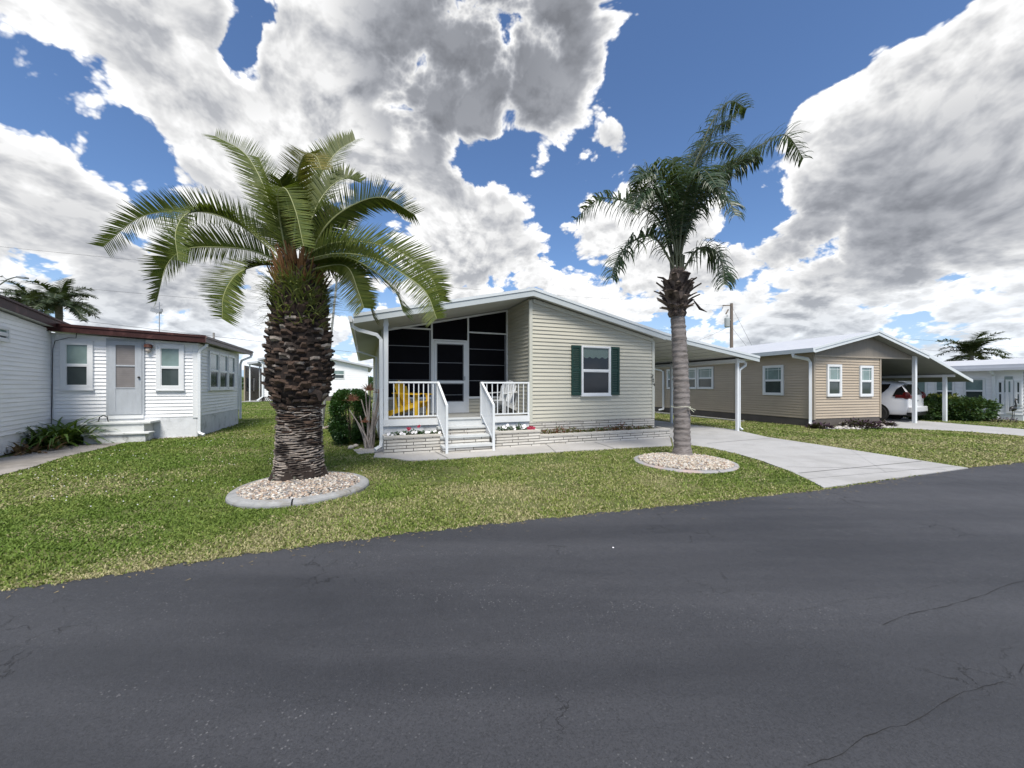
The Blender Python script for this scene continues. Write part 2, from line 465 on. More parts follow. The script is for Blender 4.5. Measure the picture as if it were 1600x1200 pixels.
M['oldwhite'] = mat('weathered_white_paint', (0.56, 0.58, 0.58), 0.8, 0.12, 4, bump=0.4, bs=25, col2=(0.13, 0.13, 0.12), c2s=3.2, c2t=(0.55, 0.72), c2amt=0.8)
M['door_grey'] = mat('aged_door_paint', (0.37, 0.40, 0.44), 0.6, 0.10, 5, bump=0.2, bs=40, stretch=(3, 3, 0.6))
M['maroon'] = mat('maroon_fascia', (0.036, 0.012, 0.011), 0.6, 0.25, 2.0, col2=(0.075, 0.03, 0.028), c2s=3, spec=.25)
M['brown_fascia'] = mat('faded_brown_fascia', (0.13, 0.085, 0.075), 0.5, 0.15, 2.0)
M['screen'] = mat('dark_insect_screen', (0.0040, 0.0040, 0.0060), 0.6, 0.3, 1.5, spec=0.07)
M['shutter'] = mat('dark_green_shutter', (0.004, 0.033, 0.024), 0.5, 0.1, 4)
M['deck'] = mat('grey_deck_paint', (0.22, 0.225, 0.22), 0.7, 0.1, 3)
M['tread'] = mat('white_step_paint', (0.50, 0.52, 0.53), 0.7, 0.10, 5, col2=(0.22, 0.22, 0.21), c2s=4, c2t=(0.6, 0.8), c2amt=0.6)
M['brick'] = brick_mat('white_washed_brick', (0.60, 0.58, 0.54), (0.44, 0.42, 0.38), (0.06, 0.055, 0.05))
M['cap'] = mat('planter_cap', (0.48, 0.46, 0.42), 0.85, 0.15, 6, bump=0.4, bs=40)
M['soil'] = mat('soil', (0.03, 0.022, 0.015), 0.95, 0.3, 20, bump=0.8, bs=60)
M['glass_up'] = glass_mat('pane_with_blinds', (0.05, 0.07, 0.07), 0.75, (0.22, 0.33, 0.31))
M['glass_lo'] = glass_mat('pane_dark', (0.030, 0.040, 0.040), 0.5, (0.055, 0.075, 0.075), period=.03)
M['glass_dk'] = glass_mat('pane_dark_plain', (0.010, 0.012, 0.018), 0.0, rough=0.08)
M['glass_sky'] = glass_mat('pane_pale', (0.08, 0.12, 0.12), 0.55, (0.28, 0.38, 0.37))
M['roof_white'] = mat('white_metal_roof', (0.44, 0.46, 0.50), 0.5, 0.06, 1.2)
M['black'] = mat('black_metal', (0.012, 0.012, 0.012), 0.4)
M['yellow'] = mat('yellow_plastic', (0.66, 0.40, 0.012), 0.45, 0.06)
M['whiteplastic'] = mat('white_plastic', (0.62, 0.64, 0.66), 0.45, 0.05)
M['concrete_curb'] = mat('concrete_curb', (0.26, 0.265, 0.27), 0.9, 0.2, 8, bump=0.35, bs=60, col2=(0.20, 0.19, 0.17), c2s=3)
M['steel'] = mat('galvanised_steel', (0.30, 0.31, 0.32), 0.45, 0.15, 5, metal=0.6)
M['wood_pole'] = mat('weathered_pole', (0.16, 0.13, 0.11), 0.85, 0.25, 3, bump=0.4, stretch=(6, 6, 0.5))
M['wire'] = mat('cable', (0.03, 0.03, 0.035), 0.6)
M['stone'] = mat('garden_stone', (0.20, 0.19, 0.18), 0.9, 0.35, 7, bump=0.7, bs=30, col2=(0.06, 0.06, 0.05), c2s=4)

# ------------------------------------------------------------ building helpers
def clip_band(poly, z0, z1):
    def cut(P, z, keep_above):
        out = []
        for i in range(len(P)):
            a, b = P[i], P[(i + 1) % len(P)]
            ia = a[1] >= z if keep_above else a[1] <= z
            ib = b[1] >= z if keep_above else b[1] <= z
            if ia: out.append(a)
            if ia != ib:
                t = (z - a[1]) / (b[1] - a[1]); out.append((a[0] + t * (b[0] - a[0]), z))
        return out
    P = cut(poly, z0, True)
    return cut(P, z1, False) if len(P) > 2 else []

def siding(mb, A, B, poly, exp=0.1016, lap=0.020, side=1, gr=.12):
    """lap siding on the vertical plane A->B; poly is (u,z) with u metres along A->B; side +1: outside lies to the right of A->B"""
    A = Vector((A[0], A[1], 0)); B = Vector((B[0], B[1], 0)); d = (B - A).normalized(); n = Vector((d.y, -d.x, 0)) * side
    zs = [p[1] for p in poly]; z = min(zs); zt = max(zs)
    while z < zt - 1e-4:
        z1 = min(z + exp, zt); Q = clip_band(poly, z, z1)
        if len(Q) > 2:
            g = exp * gr
            Qg = clip_band(poly, z, z + g); Q = clip_band(poly, z + g, z1) if z1 - z > g * 1.5 else []
            if len(Qg) > 2:
                P = [A + d * u + n * .002 + Vector((0, 0, zz)) for u, zz in Qg]
                mb.face(P[::-1] if side < 0 else P)
            if len(Q) < 3: z += exp; continue
            P = [A + d * u + n * (lap * (1 - (zz - z) / exp) + 0.002) + Vector((0, 0, zz)) for u, zz in Q]
            if side < 0: P = P[::-1]
            mb.face(P)
            us = [u for u, zz in Q if abs(zz - z - g) < 1e-4]; zg = z + g
            if us:
                a, b = min(us), max(us)
                if b - a > 1e-3:
                    mb.face([A + d * a + Vector((0, 0, zg)), A + d * b + Vector((0, 0, zg)), A + d * b + n * (lap + .002) + Vector((0, 0, zg)), A + d * a + n * (lap + .002) + Vector((0, 0, zg))])
        z += exp

class Wall:
    """vertical plane in a parent's space; boxes are given as (u0,u1,z0,z1,o0,o1) with o outward"""
    def __init__(s, A, B, side=1):
        s.A = Vector((A[0], A[1], 0)); Bv = Vector((B[0], B[1], 0)); s.L = (Bv - s.A).length
        s.d = (Bv - s.A).normalized(); s.n = Vector((s.d.y, -s.d.x, 0)) * side
    def p(s, u, o, z): return s.A + s.d * u + s.n * o + Vector((0, 0, z))
    def box(s, mb, u0, u1, z0, z1, o0, o1):
        n = len(mb.v)
        for z in (z0, z1):
            for (u, o) in ((u0, o0), (u1, o0), (u1, o1), (u0, o1)): mb.v.append(tuple(s.p(u, o, z)))
        for q in ((3, 2, 1, 0), (4, 5, 6, 7), (0, 1, 5, 4), (1, 2, 6, 5), (2, 3, 7, 6), (3, 0, 4, 7)):
            mb.f.append(tuple(n + k for k in q)); mb.m.append(mb.mi)
    def frame(s, mb, u0, u1, z0, z1, w, o0, o1, wb=None, wt=None):
        wb = wb or w; wt = wt or w
        s.box(mb, u0, u0 + w, z0, z1, o0, o1); s.box(mb, u1 - w, u1, z0, z1, o0, o1)
        s.box(mb, u0 + w, u1 - w, z0, z0 + wb, o0, o1); s.box(mb, u0 + w, u1 - w, z1 - wt, z1, o0, o1)

def window(parent, wl, u0, u1, z0, z1, trim=0.07, up='glass_up', lo='glass_lo', fmat='white', rail=0.5, mull=0, grid=False, proud=0.06, sill=True, label=None):
    """double-hung window: casing + sash frame, sill, two panes"""
    mb = MB()
    wl.frame(mb, u0, u1, z0, z1, trim, 0.0, proud)
    zi0, zi1 = z0 + trim, z1 - trim; zm = zi0 + (zi1 - zi0) * rail
    wl.box(mb, u0 + trim, u1 - trim, zm - .02, zm + .02, 0.0, proud - .006)
    wl.frame(mb, u0 + trim, u1 - trim, zi0, zm - .02, 0.022, 0.0, proud - .010)
    wl.frame(mb, u0 + trim, u1 - trim, zm + .02, zi1, 0.016, 0.0, proud - .014)
    for k in range(mull):
        uu = u0 + trim + (u1 - u0 - 2 * trim) * (k + 1) / (mull + 1)
        wl.box(mb, uu - .02, uu + .02, zi0 + .022, zi1 - .016, 0.0, proud - .003)
    if grid:
        g0, g1 = u0 + trim + .016, u1 - trim - .016
        for a in (0.16, 0.84):
            uu = g0 + (g1 - g0) * a; wl.box(mb, uu - .006, uu + .006, zm + .02, zi1 - .016, 0.0, .0345)
        wl.box(mb, g0, g1, zi1 - .10, zi1 - .088, 0.0, .0355)
    o = obj('window', mb, M[fmat], parent)
    if label: o['label'] = label
    if sill:
        sb = MB(); wl.box(sb, u0 - .02, u1 + .02, z0 - .03, z0 - .001, 0.0, proud + .02); obj('sill', sb, M[fmat], o)
    p = MB(); wl.box(p, u0 + trim + .002, u1 - trim - .002, zi0, zm, 0.0, 0.030); obj('pane', p, M[lo], o)
    p = MB(); wl.box(p, u0 + trim + .002, u1 - trim - .002, zm, zi1, 0.0, 0.032); obj('pane', p, M[up], o)
    return o

def downspout(parent, pts, w=0.075, label=None):
    mb = MB(); mb.tube(pts, w / 2 * 1.25, seg=4); o = obj('downspout', mb, M['white_rail'], parent)
    if label: o['label'] = label
    return o

# ============================================================ MAIN HOUSE
H = Frame(0.0, 9.95, 21.0)
house = tag(H.root('mobile_home'), 'sage green mobile home with screened porch, dark green shutters and attached carport', 'house')
SD = 1.75                                     # depth of the open porch
xL, xC, xR = H.X(603), H.X(829), H.X(1020)     # porch post, inner corner, right corner
zF = 0.74                                     # porch floor
rd = -0.25
RL = (H.X(552, rd), H.Z(552, 491, rd)); RP = (H.X(834, rd), H.Z(834, 450, rd)); RR = (H.X(1187, rd), H.Z(1187, 557, rd))
xB = H.X(1040, rd); RB = (xB, H.Z(1040, 520.5, rd))
def roof_z(x):
    pts = [RL, RP, RB, RR]
    for a, b in zip(pts, pts[1:]):
        if x <= b[0] or b is RR: return a[1] + (b[1] - a[1]) * (x - a[0]) / (b[0] - a[0])
RT = 0.17                                     # roof edge thickness
LEN = 13.5
print('main', xL, xC, xR, 'roof', RL, RP, RB, RR)
# walls
xi = xC - 0.0
mb = MB(); zb = 0.56
mb_poly = [(0, zb), (xR - xC, zb), (xR - xC, roof_z(xR) - RT - .05), (0, roof_z(xC) - RT - .05)]
siding(mb, (xC, 0), (xR, 0), mb_poly)
siding(mb, (xC, SD), (xC, 0), [(0, zF), (SD, zF), (SD, roof_z(xC) - RT - .03), (0, roof_z(xC) - RT - .03)], side=1)
siding(mb, (xR, 0), (xR, LEN), [(0, zb), (LEN, zb), (LEN, roof_z(xR) - RT), (0, roof_z(xR) - RT)])
wy0 = H.Y(583, xL)
siding(mb, (xL, LEN), (xL, SD + 1.9), [(0, zb), (LEN - SD - 1.9, zb), (LEN - SD - 1.9, roof_z(xL) - RT), (0, roof_z(xL) - RT)])
obj('wall', mb, M['sage'], house)
mb = MB(); mb.prism([(xL + .03, 0.1), (xR - .01, 0.1), (xR - .01, roof_z(xR) - RT - .02), (RP[0], RP[1] - RT - .02), (xL + .03, roof_z(xL) - RT - .02)], SD + 1.0, LEN - .05)
mb.prism([(xC + .01, 0.1), (xR - .01, 0.1), (xR - .01, roof_z(xR) - RT - .06), (xC + .01, roof_z(xC) - RT - .06)], 0.0, SD + 1.0)
obj('wall_core', mb, M['sage_trim'], house)
mb = MB()
for x, y, zt in ((xC, 0, roof_z(xC)), (xR, 0, roof_z(xR))):
    mb = MB(); mb.box(x - .045, x + .045, y - .032, y + .045, zb - .02, zt - RT - .09); obj('corner_trim', mb, M['sage_trim'], house)
mb = MB(); mb.bar((xC + .06, -.03, roof_z(xC + .06) - RT - .085), (xR - .0, -.03, roof_z(xR) - RT - .085), .03, .10)
obj('gable_trim', mb, M['sage_trim'], house)
mb = MB(); mb.box(xL - .02, xL + .06, SD + 1.88, SD + 1.96, zb, roof_z(xL) - RT)
obj('corner_trim', mb, M['sage_trim'], house)
# brick skirt
mb = MB(); mb.box(xC - .05, xR + .02, -.045, .03, 0, zb); mb.box(xR - .03, xR + .02, .031, LEN, 0, zb)
obj('brick_skirt', mb, M['brick'], house)
# roof: three slabs
mb = MB(); mb.mi = 0
def roof_slab(mb, a, b, y0, y1, t=RT):
    mb.prism([a, b, (b[0], b[1] - t), (a[0], a[1] - t)][::-1], y0, y1)
roof_slab(mb, RL, RP, rd + .03, LEN); roof_slab(mb, RP, RB, rd + .03, LEN)
rf = obj('roof', mb, M['soffit'], house)
mb = MB(); roof_slab(mb, (RB[0] + .002, RB[1]), RR, rd + .03, 8.6, .13)
carp = obj('carport_roof', mb, M['soffit'], house)
mb = MB()
for a, b, t in ((RL, RP, RT), (RP, RB, RT), (RB, RR, .15)):
    mb.prism([(a[0], a[1] - .055), (b[0], b[1] - .055), (b[0], b[1] - t - .03), (a[0], a[1] - t - .03)][::-1], rd, rd + .028)
obj('fascia_board', mb, M['fascia'], house)
mb = MB()
for a, b in ((RL, RP), (RP, RB), (RB, RR)):
    mb.prism([(a[0], a[1] + .012), (b[0], b[1] + .012), (b[0], b[1] - .058), (a[0], a[1] - .058)][::-1], rd - .018, rd + .06)
obj('roof_edge', mb, M['fascia_lt'], house)
# roof sheet on top, seen only from beyond
mb = MB()
for a, b, L_ in ((RL, RP, LEN + .02), (RP, RB, LEN + .02), (RB, RR, 8.62)):
    mb.prism([(a[0], a[1] + .010), (b[0], b[1] + .010), (b[0], b[1] + .002), (a[0], a[1] + .002)][::-1], rd + .061, L_)
obj('roof_sheet', mb, M['roof_white'], house)
# ribs under the carport pan
mb = MB(); n = 9
for k in range(1, n):
    x = RB[0] + (RR[0] - RB[0]) * k / n; z = roof_z(x) - .13
    mb.box(x - .008, x + .008, rd + .04, 8.55, z - .009, z - .001)
obj('pan_rib', mb, M['soffit'], carp, label=None)
# left gutter and its downspouts
gx = RL[0]
mb = MB(); gz = RL[1] - .045
mb.prism([(gx - .11, gz), (gx - .02, gz), (gx - .02, gz - .12), (gx - .08, gz - .12)][::-1], rd + .0, LEN)
obj('gutter', mb, M['white'], house)
downspout(house, [(gx - .03, -.12, gz - .10), (gx - .02, -.12, gz - .20), (gx + .10, -.11, gz - .27), (xL - .20, -.11, gz - .36), (xL - .11, -.10, gz - .46), (xL - .105, -.10, 1.2), (xL - .10, -.12, .28), (xL - .12, -.16, .15), (xL - .24, -.24, .09)], .085)
downspout(house, [(gx - .03, 5.0, gz - .08), (gx - .02, 5.0, gz - .3), (xL - .08, 5.0, gz - .5), (xL - .07, 5.0, .3)], .07)
# carport posts, beam, gutter
xP = H.X(1152, 0.0)
print('post x', xP)
mb = MB(); mb.box(xP - .3 + .22, xP + .30, -.06, 8.4, roof_z(xP + .3) - .27, roof_z(xP + .3) - .152); obj('carport_beam', mb, M['white'], house)
for y in (0.0, 2.95, 5.9, 8.2):
    mb = MB(); mb.box(xP - .04, xP + .04, y - .04, y + .04, -.01, roof_z(xP + .05) - .15); mb.box(xP - .012, xP + .012, y - .046, y - .04, 0, 2.0)
    obj('carport_post', mb, M['white_rail'], house)
downspout(house, [(xP + .36, -.02, roof_z(xP + .3) - .26), (xP + .355, -.02, roof_z(xP + .3) - .36), (xP + .14, .02, roof_z(xP + .3) - .50), (xP + .12, .02, roof_z(xP + .3) - .62), (xP + .12, .02, .14), (xP + .17, -.06, .05)], .065)
# porch: floor, rim, post
mb = MB(); mb.box(xL - .05, xC - .05, -.04, SD + 1.0, zF - .05, zF); obj('porch_floor', mb, M['deck'], house)
mb = MB()
sx0, sx1 = H.X(684, 0), H.X(752, 0)
mb.box(xL - .09, sx0, -.07, -.041, zF - .15, zF + .005); obj('porch_rim', mb, M['white'], house); mb = MB(); mb.box(sx1, xC - .055, -.07, -.041, zF - .15, zF + .005); obj('porch_rim', mb, M['white'], house); mb = MB()
mb.box(xL - .09, xL - .052, -.04, SD, zF - .15, zF + .004)
obj('porch_rim', mb, M['white'], house)
mb = MB(); mb.box(xL - .06, sx0, -.02, .05, 0, zF - .151); mb.box(sx1, xC - .05, -.02, .05, 0, zF - .151); mb.box(xL - .06, xL, .051, LEN, 0, zF - .151)
obj('porch_skirt', mb, M['stucco'], house)
mb = MB(); mb.box(xL - .05, xL + .05, -.03, .07, zF + .004, roof_z(xL) - RT - .01); mb.box(xL - .06, xL + .06, -.04, .08, roof_z(xL) - RT - .16, roof_z(xL) - RT - .10)
obj('porch_post', mb, M['white_rail'], house)
# screen wall at SD
M['grey_al'] = mat('grey_aluminium', (0.16, 0.17, 0.19), 0.4, 0.05)
sw = Wall((xL, SD), (xC, SD)); WL = sw.L
def ux(px): return H.X(px, SD) - xL
def wz(px, py): return H.Z(px, py, SD)
def top_at(u): return roof_z(xL + u) - RT - .02
kz = wz(650, 622)                              # knee wall top
mb = MB()
u1, u2, u3, u4 = ux(672), ux(678), ux(729), ux(733)
us = [0.0, ux(674.5), ux(731), WL]
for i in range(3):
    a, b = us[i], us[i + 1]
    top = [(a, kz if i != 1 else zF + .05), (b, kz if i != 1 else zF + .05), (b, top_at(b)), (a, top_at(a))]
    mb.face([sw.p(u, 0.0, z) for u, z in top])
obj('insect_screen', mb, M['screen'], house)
mb = MB()
for u in us[:-1] + [WL - .03]:
    w_ = .045
    sw.box(mb, u - w_ / 2 if u > 0 else 0, u + w_ / 2 + (.0 if u > 0 else .03), zF, top_at(max(u, .05)) - .005, .002, .05)
# bars over the bays
zt1 = wz(640, 513); zt2 = wz(765, 521)
sw.box(mb, us[0] + .03, us[1] - .024, zt1 - .02, zt1 + .02, .002, .045)
sw.box(mb, us[2] + .024, us[3] - .05, zt2 - .02, zt2 + .02, .002, .045)
sw.box(mb, us[0] + .03, us[1] - .024, kz - .03, kz + .03, .002, .047)
sw.box(mb, us[2] + .024, us[3] - .05, kz - .03, kz + .03, .002, .047)
# top rail following the roof
mb.bar(sw.p(0.06, .026, top_at(.06) - .02), sw.p(WL, .026, top_at(WL) - .02), .044, .05)
scf = obj('screen_frame', mb, M['white'], house)
mb = MB()
for a, b, zt in ((us[0], us[1], zt1), (us[2], us[3] - .03, zt2)):
    mb = MB()
    g0, g1 = a + .034, b - .07
    sw.box(mb, g1, g1 + .035, kz + .03, zt - .02, .003, .028)
    for k in (1, 2, 3):
        zz = kz + .03 + (zt - kz - .05) * k / 4
        sw.box(mb, g0, g1, zz - .009, zz + .009, .003, .020)
    obj('vinyl_panel_frame', mb, M['grey_al'], scf)
mb = MB()
siding(mb, (xL, SD), (xC, SD), [(.0, zF), (us[1] - .02, zF), (us[1] - .02, kz - .03), (.0, kz - .03)]); obj('knee_wall', mb, M['sage'], house); mb = MB()
siding(mb, (xL, SD), (xC, SD), [(us[2] + .02, zF), (WL, zF), (WL, kz - .03), (us[2] + .02, kz - .03)])
obj('knee_wall', mb, M['sage'], house)
# screen door
d0, d1 = us[1] + .024, us[2] - .024
dz1 = wz(705, 534)
mb = MB(); sw.frame(mb, d0, d1, zF + .0, dz1 + .05, .04, .003, .05); 
dr = obj('door', mb, M['white_rail'], house)
mb = MB(); sw.frame(mb, d0 + .045, d1 - .045, zF + .02, dz1, .065, .02, .055, wb=.30, wt=.07)
zdm = wz(705, 597)
sw.box(mb, d0 + .11, d1 - .11, zdm - .035, zdm + .035, .02, .055)
obj('door_leaf', mb, M['white_rail'], dr)
mb = MB()
for zz in (wz(705, 567), wz(705, 617)): sw.box(mb, d0 + .11, d1 - .11, zz - .008, zz + .008, .004, .022)
sw.frame(mb, d0 + .11, d1 - .11, zdm + .036, dz1 - .07, .022, .006, .03); sw.frame(mb, d0 + .11, d1 - .11, zF + .32, zdm - .036, .022, .006, .03)
obj('door_screen_bar', mb, bpy.data.materials['grey_aluminium'], dr)
mb = MB(); sw.box(mb, d1 - .10, d1 - .075, zdm + .05, zdm + .17, .055, .08); obj('handle', mb, M['steel'], dr)
# room behind: left side screen of the sun room
sl = Wall((xL, SD + 1.88), (xL, SD))
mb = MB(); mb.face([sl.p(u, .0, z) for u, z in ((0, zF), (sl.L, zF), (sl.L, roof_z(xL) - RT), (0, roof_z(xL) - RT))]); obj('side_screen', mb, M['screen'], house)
mb = MB()
for u in (0.0, .62, 1.24, sl.L - .06): sl.box(mb, u, u + .04, zF, roof_z(xL) - RT, .002, .035)
sl.box(mb, 0, sl.L, zF, zF + .5, .002, .03)
obj('side_screen_frame', mb, M['white'], house)
# window with shutters
fw = Wall((xC, 0), (xR, 0))
def fu(px): return H.X(px, 0) - xC
wz0, wz1 = H.Z(929, 617.5), H.Z(929, 541)
win = window(house, fw, fu(907), fu(952.5), wz0, wz1, trim=.045, up='glass_dk', lo='glass_dk', proud=.065, label='white double-hung window with lace valance behind the upper pane')
for a, b in ((fu(892), fu(906.5)), (fu(953), fu(966.5))):
    mb = MB(); fw.frame(mb, a, b, wz0 - .0, wz1, .05, .004, .055, wb=.07, wt=.07)
    zm = (wz0 + wz1) / 2; fw.box(mb, a + .05, b - .05, zm - .03, zm + .03, .004, .044)
    for lo_, hi_ in ((wz0 + .07, zm - .03), (zm + .03, wz1 - .07)):
        k = 12
        for i in range(k):
            z0 = lo_ + (hi_ - lo_) * i / k; z1 = lo_ + (hi_ - lo_) * (i + .9) / k
            mb.face([fw.p(a + .05, .050, z0), fw.p(b - .05, .050, z0), fw.p(b - .05, .028, z1), fw.p(a + .05, .028, z1)])
    sh = obj('shutter', mb, M['shutter'], house)
# lace valance as a thing just behind the pane
mb = MB(); cols = 26; a, b = fu(907) + .07, fu(952.5) - .07
for i in range(cols):
    x0 = a + (b - a) * i / cols; x1 = a + (b - a) * (i + 1) / cols
    ph = i / cols * 4 * PI
    zl = wz1 - .30 - .05 * abs(math.sin(ph))
    zl2 = wz1 - .30 - .05 * abs(math.sin((i + 1) / cols * 4 * PI))
    o_ = .0335 + .001 * (i % 2)
    mb.face([fw.p(x0, o_, zl), fw.p(x1, .0335 + .001 * ((i + 1) % 2), zl2), fw.p(x1, .0335 + .001 * ((i + 1) % 2), wz1 - .062), fw.p(x0, o_, wz1 - .062)])
lace = mat('lace', (0.10, 0.14, 0.135), 0.4, 0.6, 60)
obj('lace_valance', mb, lace, win)

# house number on the corner post, stacked
def digit(mb, ch, fn, w=.055, h=.085, t=.012):
    segs = {'a': ((0, 1), (1, 1)), 'b': ((1, .5), (1, 1)), 'c': ((1, 0), (1, .5)), 'd': ((0, 0), (1, 0)), 'e': ((0, 0), (0, .5)), 'f': ((0, .5), (0, 1)), 'g': ((0, .5), (1, .5))}
    tab = {'2': 'abged', '0': 'abcdef', '4': 'fgbc', '3': 'abgcd', '9': 'abcfgd'}
    for s_ in tab[ch]:
        (x0, z0), (x1, z1) = segs[s_]
        mb.bar(fn(x0 * w, z0 * h), fn(x1 * w, z1 * h), t, .006, up=(0, 1, 0))
for k, ch in enumerate('204'):
    z0 = H.Z(1019, 588 + 6.5 * k) - .04; x0 = H.X(1016.8 + 1.1 * k)
    mb = MB(); digit(mb, ch, lambda a, b: (x0 + a, -.040, z0 + b))
    obj('house_number', mb, M['black'], house, label='black number %s on the right corner trim' % ch)

# railings
def railing(x0, x1, y0, y1, z0a, z0b, h, n, posts, gap=.06):
    A = Vector((x0, y0, z0a)); B = Vector((x1, y1, z0b))
    mb = MB()
    mb.bar(A + Vector((0, 0, h)), B + Vector((0, 0, h)), .05, .04); mb.bar(A + Vector((0, 0, gap)), B + Vector((0, 0, gap)), .035, .03)
    for t, zlo in posts:
        p = A.lerp(B, t); mb.box(p.x - .028, p.x + .028, p.y - .028, p.y + .028, zlo, p.z + h + .018)
    r = obj('railing', mb, M['white_rail'], house)
    for k in range(n):
        p = A.lerp(B, (k + 1) / (n + 1)); b = MB(); b.box(p.x - .0105, p.x + .0105, p.y - .0105, p.y + .0105, p.z + gap + .01, p.z + h - .018)
        obj('baluster', b, M['white_rail'], r)
    return r
ry = -.0
railing(xL + .06, sx0, ry, ry, zF, zF, .86, 9, [(1.0, zF + .006)])
railing(sx1, xC - .06, ry, ry, zF, zF, .86, 8, [(0.0, zF + .006), (1.0, zF + .006)])
# stair rails
ny = -.86
nxl, nxr = H.X(698, ny), H.X(771, ny)
zn = H.Z(698, 634, ny)
print('stair', nxl, nxr, zn, sx0, sx1)
railing(sx0, nxl, ry - .03, ny, zF, zn - .86, .86, 9, [(1.0, .0)])
railing(sx1, nxr, ry - .03, ny, zF, zn - .86, .86, 9, [(1.0, .0)])
# steps
nst = 3
stp = None
for k in range(nst):
    z1 = zF * (nst - k) / (nst + 1) + .0
    y1 = -.07 - .27 * (k + 1); y0 = -.07
    mb = MB(); mb.box(sx0 - .04, sx1 + .03, y1 + .03, y0, 0, z1 - .05) if k == nst - 1 else mb.box(sx0 - .04, sx1 + .03, y1 + .03, y1 + .30, zF * (nst - k - 1) / (nst + 1) - .04, z1 - .05)
    o = obj('step', mb, M['brick'], house)
    mb = MB(); mb.box(sx0 - .05, sx1 + .04, y1, y1 + .285 if k else y0, z1 - .049, z1); obj('tread', mb, M['tread'], o)
mb = MB(); mb.box(sx0 + .002, sx1 - .002, -.085, -.072, zF * .75 + .002, zF - .04); mb.box(sx0 + .03, sx1 - .03, -.11, -.0705, zF - .04, zF + .006)
obj('porch_edge_step', mb, M['tread'], house)

# ---- planters
def planter(x0, x1, y0, y1, h, lab):
    mb = MB(); mb.box(x0, x1, y0, y0 + .10, 0, h - .055); mb.box(x0, x0 + .10, y0 + .101, y1, 0, h - .055); mb.box(x1 - .10, x1, y0 + .101, y1, 0, h - .055)
    cx, cy = H.w((x0 + x1) / 2, (y0 + y1) / 2)[:2]
    e = empty('planter', (cx, cy, 0), H.th); tag(e, lab, 'planter', 'whitewashed brick planters along the front')
    lx, ly = (x0 + x1) / 2, (y0 + y1) / 2
    def sh(m): m.v = [(a - lx, b - ly, c) for a, b, c in m.v]; return m
    obj('brick_wall', sh(mb), M['brick'], e)
    mb = MB(); mb.box(x0 - .012, x1 + .012, y0 - .012, y0 + .112, h - .054, h); mb.box(x0 - .012, x0 + .112, y0 + .113, y1, h - .054, h); mb.box(x1 - .112, x1 + .012, y0 + .113, y1, h - .054, h)
    obj('cap', sh(mb), M['cap'], e, bevel=.006)
    mb = MB(); mb.box(x0 + .101, x1 - .101, y0 + .101, y1, 0, h - .07); obj('soil', sh(mb), M['soil'], e)
    return e
pd = -.55
pA0, pA1 = H.X(600, pd), H.X(690, pd)
pB0, pB1 = H.X(774, pd), H.X(844, pd)
pC1 = H.X(1047, pd + .02)
planter(pA0, pA1, pd, -.08, .42, 'tall whitewashed brick planter left of the porch steps with white and red flowers')
planter(pB0, pB1, pd, -.08, .42, 'tall whitewashed brick planter right of the porch steps by the house corner')
planter(pB1 + .014, pC1, pd + .03, -.05, .29, 'long low whitewashed brick planter under the green-shuttered window')

# flowers
M['petun_leaf'] = leaf_mat('petunia_leaf', (0.012, 0.045, 0.014), (0.03, 0.09, 0.025))
M['petal_w'] = mat('white_petal', (0.75, 0.74, 0.76), 0.6, 0.05)
M['petal_r'] = mat('crimson_petal', (0.28, 0.01, 0.04), 0.6, 0.2)
def tuft_leaves(mb, c, r, h, n, ls, wid, up=0.5):
    for _ in range(n):
        a = random.uniform(0, 2 * PI); rr = r * math.sqrt(random.random()); z = random.uniform(0.05, 1) * h * (1 - .5 * (rr / r) ** 2)
        p = Vector((c[0] + rr * math.cos(a), c[1] + rr * math.sin(a) * .8, c[2] + z))
        d = Vector((math.cos(a) + random.uniform(-.6, .6), math.sin(a) + random.uniform(-.6, .6), random.uniform(-.2, 1) * up * 2)).normalized()
        s_ = d.cross(Vector((0, 0, 1))); s_ = (s_ + Vector((random.uniform(-.4, .4), random.uniform(-.4, .4), random.uniform(-.4, .4)))).normalized() * wid
        L_ = ls * random.uniform(.6, 1.2)
        mb.face([p, p + d * L_ * .5 + s_, p + d * L_, p + d * L_ * .5 - s_])
def blossom(mb, p, r, mi):
    mb.mi = mi; k = 6; c = Vector(p)
    tilt = Vector((random.uniform(-.4, .4), -1, random.uniform(.1, .9))).normalized()
    a1 = tilt.cross(Vector((0, 0, 1))).normalized(); a2 = tilt.cross(a1)
    ring = [c + (a1 * math.cos(2 * PI * i / k) + a2 * math.sin(2 * PI * i / k)) * r + tilt * r * .35 for i in range(k)]
    for i in range(k): mb.face([c, ring[i], ring[(i + 1) % k]])
    mb.mi = 0
def hw(px, y, z): x = H.X(px, y); return H.w(x, y, z)
def flower_clump(px, y, z, r, h, whites, reds, lab, scale=1):
    c = hw(px, y, z); mb = MB()
    tuft_leaves(mb, (0, 0, 0), r, h, int(240 * scale), .06, .016)
    for k, lst in ((1, whites), (2, reds)):
        for (dx, dz) in lst: 
            blossom(mb, (dx, -.10 - random.random() * .04, dz), random.uniform(.028, .04), k); blossom(mb, (dx + .02, -.12, dz + .015), .026, k)
    o = obj('flowering_plant', mb, [M['petun_leaf'], M['petal_w'], M['petal_r']]); o.location = c; o.rotation_euler = (0, 0, H.th)
    tag(o, lab, 'flower', 'bedding flowers in the porch planters'); return o
flower_clump(615, -.33, .36, .17, .12, [(-.12, .09), (-.05, .06)], [], 'low flower clump with two white blooms at the left end of the left planter')
flower_clump(633, -.33, .36, .16, .14, [(-.10, .10), (-.04, .07)], [(.04, .20), (.08, .19), (.06, .17)], 'flower clump with a crimson bloom over a white one in the left planter')
flower_clump(648, -.33, .36, .14, .15, [(-.06, .11), (.0, .10)], [(.07, .24)], 'flower clump with one tall crimson bud in the middle of the left planter')
